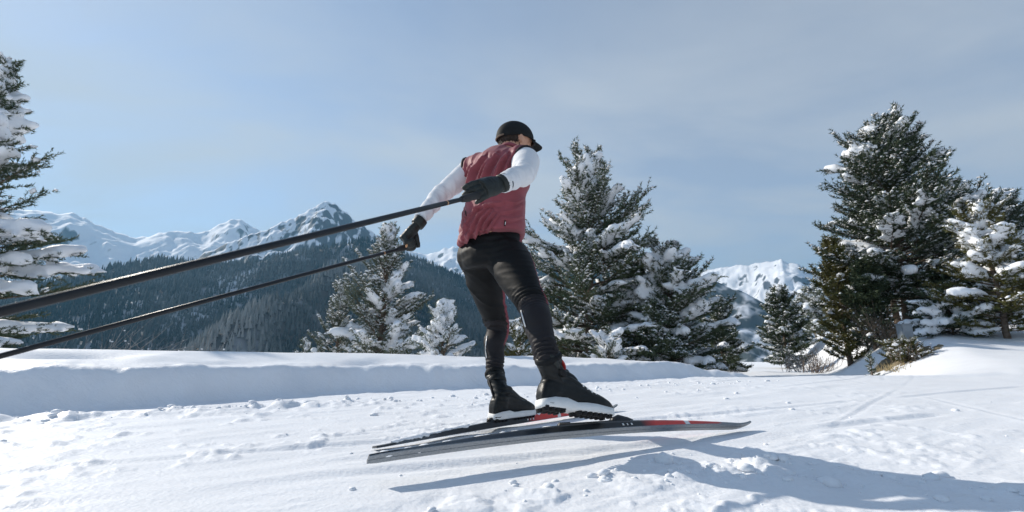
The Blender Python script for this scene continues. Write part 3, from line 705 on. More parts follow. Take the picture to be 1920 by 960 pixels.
# gloves
def glove(W_, a, c, thumb_sign, curl, thumb_dir, name="glove", spread=1.0, sc=1.0):
    """W_ wrist, a towards the knuckles, c palm normal, curl list of joint angles"""
    a = nrm(a); c = nrm(c - a * np.dot(c, a)); b_ = np.cross(a, c) * thumb_sign         # towards the thumb side
    mb = MB()
    K = W_ + a * 0.095 * sc
    mb.add(*limb([W_ - a * 0.03, W_, W_ + a * 0.045 * sc, K + a * 0.006], [0.036, 0.036, 0.043, 0.043], 5, 18, side=b_, flat=0.62))
    for i, (o_, ln) in enumerate(((0.031, 0.92), (0.010, 1.0), (-0.011, 0.95), (-0.031, 0.78))):
        p = K + b_ * o_ * sc - a * (0.006 + 0.006 * abs(i - 1)); d = nrm(a + b_ * o_ * 2.0 * spread); th = 0
        pts = [p - d * 0.015]; pts.append(p)
        for L_, cu in zip((0.046, 0.030, 0.024), curl[i]):
            th += cu; dd = d * math.cos(th) + c * math.sin(th); p = p + dd * L_ * ln * sc; pts.append(p)
        mb.add(*limb(pts, [0.0125, 0.0128, 0.0122, 0.0112, 0.0085], 4, 12))
    tb = W_ + a * 0.030 * sc + b_ * 0.030 + c * 0.008; td = nrm(b_ * thumb_dir[0] + a * thumb_dir[1] + c * thumb_dir[2])
    t2 = nrm(td + a * 0.35 + c * 0.25)
    mb.add(*limb([tb - td * 0.012, tb + td * 0.022, tb + td * 0.045, tb + td * 0.045 + t2 * 0.030], [0.017, 0.0165, 0.014, 0.0105], 4, 12))
    V, F, N = remesh(mb.V(), mb.f, 0.0032, 3)
    V = folds(V, N, [(a, 60, b_, 25, 0.0022, 3.1)])
    o = build(name, V, F, M['glove'], person)
    ringband(W_ - a * 0.028, a, 0.039, 0.045, "cuff", M['glove'], o, 24, 0.86, c)
    return o, a, b_, c, K
# right: trailing fingers laid along the pole; left: fist closed round the grip
RT = P(868, 373, 1.56); RE2 = P(0, 585, 0.46); rdir = nrm(RE2 - RT)
LT = P(748, 467, 2.12); LE2 = P(0, 668, 0.80); ldir = nrm(LE2 - LT)
RW2 = RW + (P(900, 353, 1.69) - RW) * 0.12
ra = nrm(P(884, 360, 1.66) - RW2)
toC = nrm(CAMP - RW2)
rc_ = -toC * 0.9 - UPV * 0.30
g_r, ra, rb, rc_, rK = glove(RW2, ra, rc_, -1, [(0.05, 0.30, 0.5), (0.10, 0.35, 0.5), (0.12, 0.45, 0.6), (0.2, 0.6, 0.6)], (0.35, 0.95, 0.45), spread=0.8)
lfist = LT - ldir * 0.055
LW2 = LW + nrm(lfist - LW) * (np.linalg.norm(lfist - LW) - 0.128)
la = nrm(lfist - LW2)
lc_ = np.cross(la, ldir); lc_ = nrm(lc_ if np.dot(lc_, CAMP - LW) > 0 else -lc_)
lc_ = nrm(lc_ * 0.55 + nrm(np.array([0.8, 0.1, 0.1])) * 0.75)
la = nrm(lfist - lc_ * 0.030 - LW2)
g_l, la, lb, lc_, lK = glove(LW2, la, lc_, 1 if np.dot(np.cross(la, lc_), ldir) < 0 else -1, [(0.75, 1.35, 1.0), (0.8, 1.4, 1.0), (0.85, 1.4, 1.0), (0.85, 1.4, 0.9)], (0.45, 0.6, 0.75))
LW = LW2
V, F = ball(lK + lc_ * 0.036 + ldir * 0.01, la * 0.022, ldir * 0.026, lc_ * 0.008); build("palm_patch", V, F, M['copper'], g_l)
for nm, W_, a_, g_ in (("cuff_print", RW2, ra, g_r),):
    for k in range(4):
        s = nrm(np.cross(a_, nrm(CAMP - W_))); q = nrm(np.cross(s, a_)); q = q if np.dot(q, CAMP - W_) > 0 else -q
        c_ = W_ - a_ * 0.030 + (q * math.cos(-0.5 + k * 0.22) + s * math.sin(-0.5 + k * 0.22)) * 0.0405
        V, F = ball(c_, a_ * 0.005, s * 0.0032, q * 0.0015, 8, 5); build(nm, V, F, M['white'], g_)

# ------------------------------------------------------------------ ski poles
def pole(T, d, L, label):
    o = empty("ski_pole", T)
    V, F = tube([T - d * 0.04, T + d * 0.3, T + d * 0.8, T + d * (L - 0.03)], [0.0082, 0.0080, 0.0070, 0.0050], 16); build("shaft", V, F, M['pole'], o)
    V, F = tube([T - d * 0.155, T - d * 0.15, T - d * 0.14, T - d * 0.08, T - d * 0.02, T + d * 0.0, T + d * 0.02], [0.006, 0.014, 0.017, 0.0145, 0.0150, 0.013, 0.0092], 14); build("grip", V, F, M['grip'], o)
    for k, (s0, s1, m_) in enumerate(((0.13, 0.136, 'copper'),)):
        rr0 = 0.0086 - 0.0012 * s0
        V, F = tube([T + d * s0, T + d * s1], [rr0, rr0], 14); build("band", V, F, M[m_], o)
    E = T + d * L; s = nrm(np.cross(d, UPV)); q = np.cross(d, s)
    V, F = loft([(E - d * 0.075, s * 0.008, q * 0.008), (E - d * 0.05, s * 0.03, q * 0.045), (E - d * 0.045, s * 0.03, q * 0.045), (E - d * 0.04, s * 0.008, q * 0.008)], 14); build("basket", V, F, M['rubber'], o)
    V, F = tube([E - d * 0.04, E], [0.0045, 0.0012], 8); build("tip", V, F, M['reflective'], o)
    tag(o, label, "ski pole", "the skier's two poles"); return o
pr = pole(RT, rdir, 1.56, "nearer black ski pole, held in the glove in front of the vest")
pl = pole(LT, ldir, 1.56, "farther black ski pole, held low in the gloved hand below the white sleeve")
# strap webs between hand and grip
for K_, T_, d_, p_ in ((RW2 + ra * 0.03 + rc_ * 0.02, RT - rdir * 0.14, rdir, pr), (LW + la * 0.02 + lc_ * 0.02, LT - ldir * 0.14, ldir, pl)):
    V, F = tube(catmull([T_, (T_ + K_) / 2 - UPV * 0.012, K_], 5), 0.008, 8, flat=0.25); build("strap", V, F, M['black_fabric'], p_)

# ------------------------------------------------------------------ skis
def frame_ski(tail, tip, roll):
    a = nrm(tip - tail); s = nrm(np.cross(a, UPV)); u = np.cross(s, a)       # s towards the skier's right
    c, sn = math.cos(roll), math.sin(roll)
    return a, s * c + u * sn, u * c - s * sn
skm = bpy.data.materials.new("ski_print"); skm.use_nodes = True; t = skm.node_tree; b = t.nodes["Principled BSDF"]
b.inputs['Roughness'].default_value = 0.3; b.inputs['Specular IOR Level'].default_value = 0.5
at = t.nodes.new("ShaderNodeAttribute"); at.attribute_name = "along"
cr = t.nodes.new("ShaderNodeValToRGB"); cr.color_ramp.interpolation = 'LINEAR'
els = [(0.0, (0.02, 0.022, 0.025)), (0.05, (0.02, 0.022, 0.025)), (0.051, (0.10, 0.12, 0.135)), (0.20, (0.06, 0.07, 0.085)), (0.36, (0.014, 0.018, 0.022)), (0.60, (0.012, 0.014, 0.017)), (0.645, (0.62, 0.045, 0.035)),
       (0.740, (0.66, 0.045, 0.035)), (0.7405, (0.75, 0.75, 0.74)), (0.757, (0.75, 0.75, 0.74)), (0.7575, (0.64, 0.045, 0.035)), (0.86, (0.5, 0.05, 0.04)), (0.875, (0.22, 0.23, 0.235)), (1.0, (0.20, 0.22, 0.23))]
e_ = cr.color_ramp.elements; e_[0].position, e_[0].color = els[0][0], (*els[0][1], 1); e_[1].position, e_[1].color = els[-1][0], (*els[-1][1], 1)
for p_, c_ in els[1:-1]: q = e_.new(p_); q.color = (*c_, 1)
t.links.new(at.outputs['Fac'], cr.inputs['Fac']); t.links.new(cr.outputs['Color'], b.inputs['Base Color'])
def ski(tail, tip, roll, camber, label, shift=0.0):
    a, s, u = frame_ski(tail, tip, roll); o = empty("ski", tail); n = 60; up_c = np.cross(nrm(np.cross(a, UPV)), a)
    LL = np.linalg.norm(tip - tail)
    def cen(k): return tail + a * LL * k + up_c * camber * 4 * k * (1 - k) + up_c * 0.020 * max(0, (k - 0.93) / 0.07) ** 2
    def thick(k): return 0.009 + 0.026 * math.sin(math.pi * min(1, max(0, (k - 0.02) / 0.94))) ** 1.3
    def wid(k): return (0.0245 + 0.001 * math.cos(k * 6.28)) * (1 if k < 0.9 else max(0.35, 1 - ((k - 0.9) / 0.1) ** 2 * 0.65)) * (1 if k > 0.015 else 0.8)
    rings = []; ks = []
    for i in range(n + 1):
        k = i / n; c = cen(k); w, th = wid(k), thick(k)
        prof = [(-w, 0.0025), (w, 0.0025), (w * 0.99, th * 0.75), (w * 0.86, th), (-w * 0.86, th), (-w * 0.99, th * 0.75)]
        rings += [c + s * x + u * z for x, z in prof]; ks += [min(1, k + shift * (0.15 < k < 0.9))] * 6
    V = np.array(rings); F = ring_faces(n + 1, 6)
    core = build("core", V, F, skm, o, smooth=False); vattr(core, "along", ks)
    rb_ = []
    for i in range(n + 1):
        k = i / n; c = cen(k); w = wid(k) * 1.01; rb_ += [c + s * x + u * z for x, z in ((-w, 0), (-w * .1, 0), (-w * .1, 0.0012), (w * .1, 0.0012), (w * .1, 0), (w, 0), (w, 0.0025), (-w, 0.0025))]
    build("base", np.array(rb_), ring_faces(n + 1, 8), M['ski_base'], o, smooth=False)
    return o, a, s, u, cen, thick, wid
Rtail, Rtip = P(690, 863, 1.335), P(1408, 801, 2.20)
ski_r, ar, sr, ur, cen_r, th_r, wd_r = ski(Rtail, Rtip, rad(42), 0.030, "")
tag(ski_r, "nearer ski lifted off the snow, black and red with grey base, under the heel-up boot", "ski", "the skier's two skis")
Ltail = G(702, 841, 0.012); Ltoe = G(976, 796, 0.012)
Ltip = Ltail + nrm(Ltoe - Ltail) * 1.71
ski_l, al, sl, ul, cen_l, th_l, wd_l = ski(Ltail, Ltip, rad(10), 0.006, "", 0.10)
tag(ski_l, "farther ski flat on the snow under the planted boot", "ski", "the skier's two skis")
# side marks: three small white characters
def glyphs(o, cen, s, u, th, wd, k0, side):
    for q, w in enumerate((0.010, 0.006, 0.009)):
        k = k0 + q * 0.0125; c = cen(k) + s * side * (wd(k) + 0.0012) + u * th(k) * 0.42; a = nrm(cen(k + .01) - cen(k))
        V, F = loft([(c - u * 0.0045, a * w / 2, s * 0.001), (c + u * 0.0045, a * w / 2, s * 0.001)], 8, 6); build("white_mark", V, F, M['white'], o)
glyphs(ski_r, cen_r, sr, ur, th_r, wd_r, 0.545, 1); glyphs(ski_l, cen_l, sl, ul, th_l, wd_l, 0.50, 1)
# bindings
def binding(o, cen, a, s, u, th, k0, k1):
    c0, c1 = cen(k0), cen(k1); b_ = nrm(c1 - c0)
    h0 = u * (th(k0) + 0.004)
    V, F = loft([(c0 + h0, s * 0.019, u * 0.006), (c1 + h0 * 1.0, s * 0.019, u * 0.006)], 12, 5); r = build("plate", V, F, M['binding'], o)
    V, F = loft([(c1 - b_ * 0.05 + h0 + u * 0.008, s * 0.020, u * 0.014), (c1 - b_ * 0.01 + h0 + u * 0.014, s * 0.022, u * 0.020), (c1 + b_ * 0.035 + h0 + u * 0.008, s * 0.019, u * 0.012), (c1 + b_ * 0.07 + h0, s * 0.012, u * 0.006)], 14, 3); build("toe_piece", V, F, M['binding'], o)
    V, F = loft([(c0 + h0 + u * 0.004, s * 0.017, u * 0.010), (c0 + b_ * 0.05 + h0 + u * 0.004, s * 0.017, u * 0.010)], 12, 4); build("heel_pad", V, F, M['binding'], o)
binding(ski_r, cen_r, ar, sr, ur, th_r, 0.385, 0.555); binding(ski_l, cen_l, al, sl, ul, th_l, 0.355, 0.540)

# ------------------------------------------------------------------ boots
def boot(heel, toe, up_hint, shaft_top, label):
    x = nrm(toe - heel); L = np.linalg.norm(toe - heel); y = nrm(np.cross(up_hint, x)); z = np.cross(x, y)
    def W(a, b_, c): return heel + x * a + y * b_ + z * c
    k = L / 0.305; mb = MB(); rg = []
    for (X, hw, z0, z1) in ((0.000, 0.022, 0.018, 0.055), (0.008, 0.031, 0.006, 0.085), (0.03, 0.036, 0.004, 0.125), (0.075, 0.039, 0.004, 0.168), (0.115, 0.039, 0.004, 0.158), (0.16, 0.040, 0.004, 0.115), (0.205, 0.043, 0.004, 0.084), (0.25, 0.044, 0.006, 0.070), (0.28, 0.037, 0.008, 0.055), (0.300, 0.024, 0.012, 0.043)):
        rg.append((W(X * k, 0, (z0 + z1) / 2), y * hw, z * (z1 - z0) / 2))
    mb.add(*loft(rg, 24, 2.6))
    an = W(0.068 * k, 0, 0.10); top = shaft_top
    md = an + (top - an) * 0.5
    mb.add(*limb([W(0.06 * k, 0, 0.05), an, md, top], [0.046, 0.047, 0.050, 0.056], 5, 22, side=x, flat=0.88))
    V, F, N = remesh(mb.V(), mb.f, 0.0044, 6)
    zz = (V - heel) @ z; xx = (V - heel) @ x
    wv = np.sin(zz * 260 + xx * 60 + 5 * vnoise(V * 18)) * np.exp(-((zz - 0.13) / 0.05) ** 2) * sstep(0.07, 0.15, xx + 0.35 * (0.2 - zz) + 0.05)
    wv2 = np.sin(zz * 240 + 6 * vnoise(V * 15)) * sstep(0.15, 0.2, zz)
    V = V + N * (0.0028 * wv + 0.003 * wv2)[:, None]
    o = build("boot", V, F, M['black_leather'], person)
    # white midsole with a wavy upper edge
    n = 40; rings = []
    outl = [(X * k, hw + 0.0035) for X, hw in ((-0.003, 0.012), (0.0, 0.024), (0.012, 0.034), (0.04, 0.0385), (0.09, 0.039), (0.13, 0.040), (0.17, 0.0435), (0.21, 0.0465), (0.25, 0.0455), (0.28, 0.039), (0.298, 0.027), (0.306, 0.012))]
    loop = [(X, w) for X, w in outl] + [(X, -w) for X, w in outl[::-1]]
    lv = []
    for (X, w) in loop:
        q = X / (0.305 * k); hgt = 0.024 + 0.022 * math.exp(-((q - 0.22) / 0.10) ** 2) + 0.006 * math.exp(-((q - 0.62) / 0.12) ** 2) - 0.004 * q
        lv.append([W(X, w * 0.95, -0.004), W(X, w * 1.01, 0.004), W(X, w, hgt)])
    m_ = len(loop); V = [p for c in (0, 1, 2) for p in [q[c] for q in lv]]; F = []
    for i in range(2):
        for j in range(m_): F.append((i * m_ + j, i * m_ + (j + 1) % m_, (i + 1) * m_ + (j + 1) % m_, (i + 1) * m_ + j))
    F.append(tuple(range(m_))[::-1]); F.append(tuple(range(2 * m_, 3 * m_)))
    sole = build("midsole", np.array(V), F, M['white'], o)
    for X in (0.012, 0.034, 0.056, 0.078, 0.145, 0.167, 0.189, 0.211, 0.233, 0.255, 0.277):
        for sg in (-1, 1):
            hw = 0.020; c = W(X * k, sg * 0.0215, -0.012)
            V, F = loft([(c - z * 0.006, x * 0.006, y * 0.014), (c + z * 0.012, x * 0.0085, y * 0.018)], 8, 5); build("lug", V, F, M['rubber'], sole)
    V, F = loft([(W(0.05 * k, 0, -0.008), x * 0.048, y * 0.036), (W(0.05 * k, 0, 0.010), x * 0.052, y * 0.042)], 18, 4); build("heel_tread", V, F, M['rubber'], sole)
    # cuff strap, lace dial, tongue and side piece
    ax = nrm(top - an); c = an + ax * 0.10
    ringband(c, ax, 0.0535, 0.030, "ankle_strap", M['black_leather'], o, 26, 0.9, y)
    side = -y if np.dot(-y, CAMP - heel) > 0 else y
    dc = an + ax * 0.030 + side * 0.045 + x * 0.012
    V, F = loft([(dc - side * 0.004, x * 0.017, ax * 0.017), (dc + side * 0.006, x * 0.017, ax * 0.017), (dc + side * 0.009, x * 0.013, ax * 0.013)], 18); build("lace_dial", V, F, M['rubber'], o)
    V, F = ball(an + ax * 0.072 + side * 0.046 - x * 0.01, x * 0.016, side * 0.010, nrm(ax + x * -0.25) * 0.034, 14, 9); build("cuff_buckle", V, F, M['glove'], o)
    L2 = np.linalg.norm(top - an)
    ringband(top - ax * 0.008, ax, 0.0575, 0.022, "cuff_rim", M['black_fabric'], o, 26, 0.9, y)
    V, F = tube([an - x * 0.047 - ax * 0.02, an - x * 0.052 + ax * 0.03, an - x * 0.054 + ax * L2 * 0.75], [0.004, 0.006, 0.004], 8); build("heel_loop", V, F, M['rubber'], o)
    V, F = tube([W(0.255 * k, 0, 0.066), W(0.20 * k, 0, 0.086), W(0.15 * k, 0, 0.120), an + x * 0.046 + ax * 0.02], [0.006, 0.010, 0.012, 0.010], 8, flat=0.5); build("lace_cover", V, F, M['glove'], o)
    return o, x, y, z, an, ax, side, W, k
Rheel, Rtoe = P(1011, 762, 1.615), P(1146, 779, 1.775)
b_r, bx, by, bz, an, ax, sd, W, k = br_ = boot(Rheel, Rtoe, nrm(ur * 0.45 + UPV * 0.7), tr, "")
fr_ = an + ax * 0.080 + bx * 0.050 + sd * 0.016
fr_ = fr_ - bx * 0.004; V, F = ball(fr_, bx * 0.008, sd * 0.020, nrm(ax - bx * 0.35) * 0.030, 14, 9); build("red_tongue", V, F, M['red'], b_r)
V, F = ball(fr_ + ax * 0.036 + bx * -0.003, bx * 0.006, sd * 0.007, ax * 0.012, 12, 7); build("pull_tab", V, F, M['red'], b_r)
for q in range(5):
    X = 0.165 + q * 0.018; c = W(X * k, 0, 0.094 - (X - 0.165) * 0.5) + sd * (0.033)
    V, F = loft([(c - bz * 0.005 + sd * 0.004, bx * 0.004, sd * 0.0015), (c + bz * 0.004, bx * 0.004, sd * 0.0015)], 6, 4); build("white_letter", V, F, M['white'], b_r)
Lheel, Ltoe2 = cen_l(0.365) + ul * 0.045 , cen_l(0.365) + nrm(Ltip - Ltail) * 0.30 + ul * 0.045
bl_ = boot(Lheel, Ltoe2, UPV, tl, ""); feet = ((br_[7], br_[4]), (bl_[7], bl_[4]))
# snow lying on the skis
def snow_line(o, cen, s, u, th, ks, side, r, name="snow"):
    mb = MB()
    for k in ks:
        c = cen(k) + u * (th(k) + r * 0.25) + s * (side + random.uniform(-0.006, 0.006)); q = r * random.uniform(0.35, 1.3)
        V, F = ICO1; mb.add(V * np.array([q * 1.5, q, q * 0.6]) + c, F)
    V, F, N = remesh(mb.V(), mb.f, 0.004, 3); V = V + N * (0.006 * (vnoise(V * 60) - 0.5))[:, None]; tag(build(name, V, F, M['snow_tree'], o), kind="stuff")
snow_line(ski_r, cen_r, sr, ur, th_r, np.concatenate([np.linspace(0.03, 0.30, 34), np.linspace(0.36, 0.5, 12)]), -0.004, 0.017)
snow_line(ski_r, cen_r, sr, ur, th_r, np.linspace(0.572, 0.600, 6), 0.012, 0.012)
snow_line(ski_l, cen_l, sl, ul, th_l, np.concatenate([np.linspace(0.05, 0.27, 22), np.linspace(0.52, 0.57, 6)]), 0.008, 0.017)

# body: one continuous figure under the clothes
mb = MB()
mb.add(*loft(torso_rings(0.76)))
pc = (RH + LH) / 2
pel = [(pc + UPV * 0.13, Rp * 0.13, np.cross(UPV, Rp) * 0.095), (pc + UPV * 0.03, Rp * 0.15, np.cross(UPV, Rp) * 0.12), (pc - UPV * 0.06, Rp * 0.13, np.cross(UPV, Rp) * 0.10)]
mb.add(*loft(pel))
mb.add(*limb([RS, RE, RW], [0.055, 0.042, 0.026])); mb.add(*limb([LS, LE, LW], [0.055, 0.042, 0.026]))
mb.add(*limb([RS + (LS - RS) * 0.5, RS], [0.06, 0.055])); mb.add(*limb([RS + (LS - RS) * 0.5, LS], [0.06, 0.055]))
for H_, K_, top_, (W_, an_) in ((RH, RK, tr, feet[0]), (LH, LK, tl, feet[1])):
    mb.add(*limb([H_, K_, top_, an_, W_(0.05, 0, 0.05)], [0.080, 0.044, 0.026, 0.026, 0.024], 1))
    mb.add(*limb([an_, W_(0.10, 0, 0.05), W_(0.22, 0, 0.032)], [0.026, 0.026, 0.018]))
mb.add(*limb([NB - UPV * 0.06, NB + UPV * 0.03, HC - HU_ * 0.05], [0.062, 0.056, 0.055]))
mb.add(*ball(HC + HU_ * 0.02 - FD * 0.005, FD * 0.098, HR * 0.076, HU_ * 0.10, 24, 15))
mb.add(*ball(HC + FD * 0.035 - HU_ * 0.055, FD * 0.058, HR * 0.056, HU_ * 0.066, 20, 11))      # jaw
mb.add(*limb([HC + FD * 0.088 + HU_ * 0.012, HC + FD * 0.110 - HU_ * 0.022, HC + FD * 0.090 - HU_ * 0.03], [0.009, 0.013, 0.012], 3, 10))   # nose
mb.add(*limb([HC + FD * 0.075 + HU_ * 0.026 - HR * 0.045, HC + FD * 0.092 + HU_ * 0.03, HC + FD * 0.075 + HU_ * 0.026 + HR * 0.045], [0.009, 0.010, 0.009], 4, 8))  # brow
mb.add(*limb([HC + FD * 0.082 - HU_ * 0.058 - HR * 0.02, HC + FD * 0.092 - HU_ * 0.058, HC + FD * 0.082 - HU_ * 0.058 + HR * 0.02], [0.006, 0.008, 0.006], 3, 8))   # lips
for sg in (-1, 1):
    e0 = HC + HR * sg * 0.074 - HU_ * 0.006 - FD * 0.004
    mb.add(*ball(e0 + HR * sg * 0.007, FD * 0.018 - HR * sg * 0.006, HR * sg * 0.009, HU_ * 0.031, 12, 9))
V, F, N = remesh(mb.V(), mb.f, 0.0095, 3)
body = build("body", V, F, M['skin'], person)


# ------------------------------------------------------------------ trees
def needles(pos, dr, size, k, nl, nw, rng):
    """pos (n,3), dr (n,3) unit shoots; k needles per shoot, one triangle each"""
    n = len(pos)
    a = np.cross(dr, np.array([0.3, 0.5, 0.81])); a /= np.linalg.norm(a, axis=1)[:, None] + 1e-9; b_ = np.cross(dr, a)
    ph = rng.uniform(0, 2 * math.pi, (n, k)); al = rng.uniform(0.35, 1.15, (n, k)); along = rng.uniform(-0.6, 0.6, (n, k))
    rad_ = np.cos(ph)[..., None] * a[:, None] + np.sin(ph)[..., None] * b_[:, None]
    d = np.cos(al)[..., None] * dr[:, None] + np.sin(al)[..., None] * rad_
    L = nl * size[:, None] * rng.uniform(0.7, 1.2, (n, k))
    p0 = pos[:, None] + dr[:, None] * (along * nl * 1.1 * size[:, None])[..., None]
    sd = np.cross(d, rng.normal(size=(n, k, 3))); sd /= np.linalg.norm(sd, axis=-1)[..., None] + 1e-9
    w = nw * size[:, None] * rng.uniform(0.8, 1.2, (n, k))
    v = np.stack([p0 - sd * w[..., None], p0 + sd * w[..., None], p0 + d * L[..., None]], 2)
    return v.reshape(-1, 3)
def blobs_mesh(B, voxel, rng, smooth=3, disp=0.25):
    V1, F1 = ICO1; vs = []; fs = []
    for i, (c, rx, ry, rz, yaw, tilt) in enumerate(B):
        R = Matrix.Rotation(yaw, 3, 'Z') @ Matrix.Rotation(tilt, 3, 'Y')
        vs.append((V1 * np.array([rx, ry, rz])) @ np.array(R).T + c); fs.append(F1 + i * len(V1))
    V, F, N = remesh(np.concatenate(vs), np.concatenate(fs), voxel, smooth)
    V = V + N * (voxel * 1.6 * (vnoise(V / (voxel * 4.5)) - 0.5))[:, None]
    return V, F
def snow_parts(V, F, o, big=1.0, most=14):
    """the pads one can pick out become parts of their own, the rest stays one dusting"""
    F = np.asarray(F); lab = np.arange(len(V))
    E = np.concatenate([F[:, [0, 1]], F[:, [1, 2]], F[:, [2, 3]], F[:, [3, 0]]])
    while True:
        m = np.minimum(lab[E[:, 0]], lab[E[:, 1]]); l2 = lab.copy()
        np.minimum.at(l2, E[:, 0], m); np.minimum.at(l2, E[:, 1], m); l2 = np.minimum(l2, l2[l2])
        while (l2[l2] != l2).any(): l2 = l2[l2]
        if (l2 == lab).all(): break
        lab = l2
    fl = lab[F[:, 0]]; u, c = np.unique(fl, return_counts=True); od = np.argsort(-c)
    top = [u[i] for i in od[:most] if c[i] > 60]; rest = ~np.isin(fl, top)
    def part(name, sel):
        f = F[sel]; ids, inv = np.unique(f, return_inverse=True); return build(name, V[ids], inv.reshape(f.shape), M['snow_tree'], o)
    for t_ in top: part("snow_pad", fl == t_)
    if rest.any(): tag(part("snow_dusting", rest), kind="stuff")
def conifer(name, label, cat, group, x, y, H, R, seed, n_br=90, snow=0.22, nl=0.07, nw=0.004, k=10, step=0.07, foliage='needle', low=0.08, elev=(-8, 48), shape=0.85, big=1.0, voxel=0.035, lean=(0, 0), bits=0.3, bigside=None, az_lim=None, zbase=None, droop=0.0, twn=9, dust=0.35):
    rng = np.random.default_rng(seed); voxel *= 1.25; k = max(7, int(round(k * 0.85))); nw *= 1.15
    z0 = gz(x, y) if zbase is None else zbase
    o = empty(name, (x, y, z0)); base = np.array([x, y, z0])
    H = H if H > 0 else 1
    def axis(t): return base + np.array([lean[0] * t, lean[1] * t, H * t])
    wood = MB(); rt = 0.018 * H + 0.012
    wood.add(*tube([axis(t) + (0.008 * H) * np.array([math.sin(t * 9 + seed), math.cos(t * 7), 0]) * (t > 0) for t in np.linspace(-0.03, 1.0, 12)], [max(0.006, rt * (1 - t) ** 0.8) for t in np.linspace(0, 1, 12)], 8))
    tp = []; td = []; ts = []; B = []
    for i in range(n_br):
        t = low + (0.985 - low) * ((i + rng.uniform(0, 1)) / n_br) ** 0.92
        a = i * 2.39996 + rng.uniform(-0.5, 0.5)
        if az_lim is not None and not (az_lim[0] < (a % 6.2832) < az_lim[1]) and rng.random() < 0.6: continue
        pr_ = (1 - t) ** shape * min(1.0, 0.62 + (t - low) * 2.4) + 0.05
        clump = 0.80 + 0.20 * math.sin(a * 2 + seed + t * 11) + 0.16 * math.sin(a * 3 - t * 17 + seed * 2)
        L = R * pr_ * clump * rng.uniform(0.8, 1.15)
        if L < 0.06: L = 0.06
        e0 = rad(elev[0] + (elev[1] - elev[0]) * t + rng.uniform(-9, 9)); heavy = rng.random() < snow; load = rng.uniform(0.38, 0.9) if heavy else rng.uniform(0, 0.3)
        hd = np.array([math.cos(a), math.sin(a), 0]); sdv = np.array([-math.sin(a), math.cos(a), 0])
        p0 = axis(t); m = 5
        up = 0.22 - 0.40 * load - droop
        def bp(u): return p0 + hd * (L * u * math.cos(e0)) + np.array([0, 0, L * (math.sin(e0) * u + up * u * u)]) + sdv * (0.06 * L * math.sin(u * 3 + seed + i))
        pts = [bp(u) for u in np.linspace(0, 1, m)]
        wood.add(*tube(pts, [max(0.004, 0.012 * L + 0.006) * (1 - 0.85 * u) for u in np.linspace(0, 1, m)], 4))
        nt_ = max(3, int(twn * (0.45 + 0.55 * L / R)))
        for j in range(nt_):
            u = 0.18 + 0.82 * (j + rng.uniform(0.2, 0.8)) / nt_
            p = bp(u); dirb = nrm(bp(min(1, u + 0.06)) - bp(u - 0.06))
            for sg in (-1, 1):
                ang = rad(rng.uniform(30, 68)) * (1 - 0.45 * u)
                d = nrm(dirb * math.cos(ang) + sdv * sg * math.sin(ang) + np.array([0, 0, rng.uniform(-0.12, 0.34) - 0.25 * load]))
                tl_ = max(step * 1.5, L * 0.46 * (1.12 - u * 0.75) * rng.uniform(0.6, 1.2))
                n_t = max(2, int(tl_ / step))
                q = p + np.outer(np.linspace(0.12, 1, n_t) * tl_, d) + np.outer((np.linspace(0, 1, n_t) ** 2) * tl_ * 0.16, [0, 0, 1.0 - 2.2 * load])
                tp.append(q); dj = d + rng.normal(0, 0.38, (n_t, 3)) + np.array([0, 0, 0.22]); td.append(dj / np.linalg.norm(dj, axis=1)[:, None]); ts.append(np.full(n_t, rng.uniform(0.8, 1.2)))
                if rng.random() < 0.35: wood.add(*tube([p, p + d * tl_ * 0.6], [0.0035 + 0.002 * L, 0.002], 3))
                if heavy and rng.random() < 0.80 and u > 0.25:
                    s0 = big * rng.uniform(0.5, 1.2) * min(1, 0.45 + L * 0.5)
                    for w in np.linspace(0.15, 1.0, max(2, int(tl_ / (0.075 * big)))):
                        r_ = 0.074 * s0 * (1.15 - 0.6 * w) * rng.uniform(0.6, 1.25)
                        B.append((p + d * tl_ * w + np.array([0, 0, tl_ * 0.16 * w * w * (1 - 2.2 * load) + r_ * 0.55]), r_ * 1.5, r_ * 1.05, r_ * rng.uniform(0.5, 0.8), math.atan2(d[1], d[0]), -math.asin(max(-1, min(1, d[2])))))
                elif rng.random() < bits:
                    w = rng.uniform(0.3, 1.0); r_ = big * rng.uniform(0.018, 0.05)
                    B.append((p + d * tl_ * w + np.array([0, 0, tl_ * 0.16 * w * w + r_ * 0.6]), r_ * 1.6, r_ * 1.15, r_ * 0.75, math.atan2(d[1], d[0]), -math.asin(max(-1, min(1, d[2])))))
        # leading shoot
        n_t = max(2, int(L * 0.6 / step)); q = np.array([bp(u) for u in np.linspace(0.5, 1.04, n_t)])
        tp.append(q); dj = np.tile(nrm(bp(1.0) - bp(0.8)), (n_t, 1)) + rng.normal(0, 0.22, (n_t, 3)); td.append(dj / np.linalg.norm(dj, axis=1)[:, None]); ts.append(np.full(n_t, 1.1))
        if heavy:
            for u in np.linspace(0.42, 0.98, max(3, int(L / (0.085 * big)))):
                r_ = 0.10 * big * (0.55 + 0.6 * load) * rng.uniform(0.75, 1.2) * min(1, 0.45 + L * 0.5)
                B.append((bp(u) + np.array([0, 0, r_ * 0.55]), r_ * 1.4, r_ * 1.2, r_ * 0.85, a, -e0))
    for t in np.linspace(0.86, 1.0, 7):
        q = axis(t)[None]; tp.append(q + rng.normal(0, 0.01, (1, 3))); td.append(np.array([[0, 0, 1.0]])); ts.append(np.array([1.15]))
    if snow > 0.25: B.append((axis(1.0) + np.array([0, 0, 0.03 * big]), 0.04 * big, 0.04 * big, 0.045 * big, 0, 0))
    wood.build("trunk", M['bark'], o)
    tp = np.concatenate(tp); td = np.concatenate(td); ts = np.concatenate(ts)
    V = needles(tp, td, ts, k, nl, nw, rng); F = np.arange(len(V)).reshape(-1, 3)
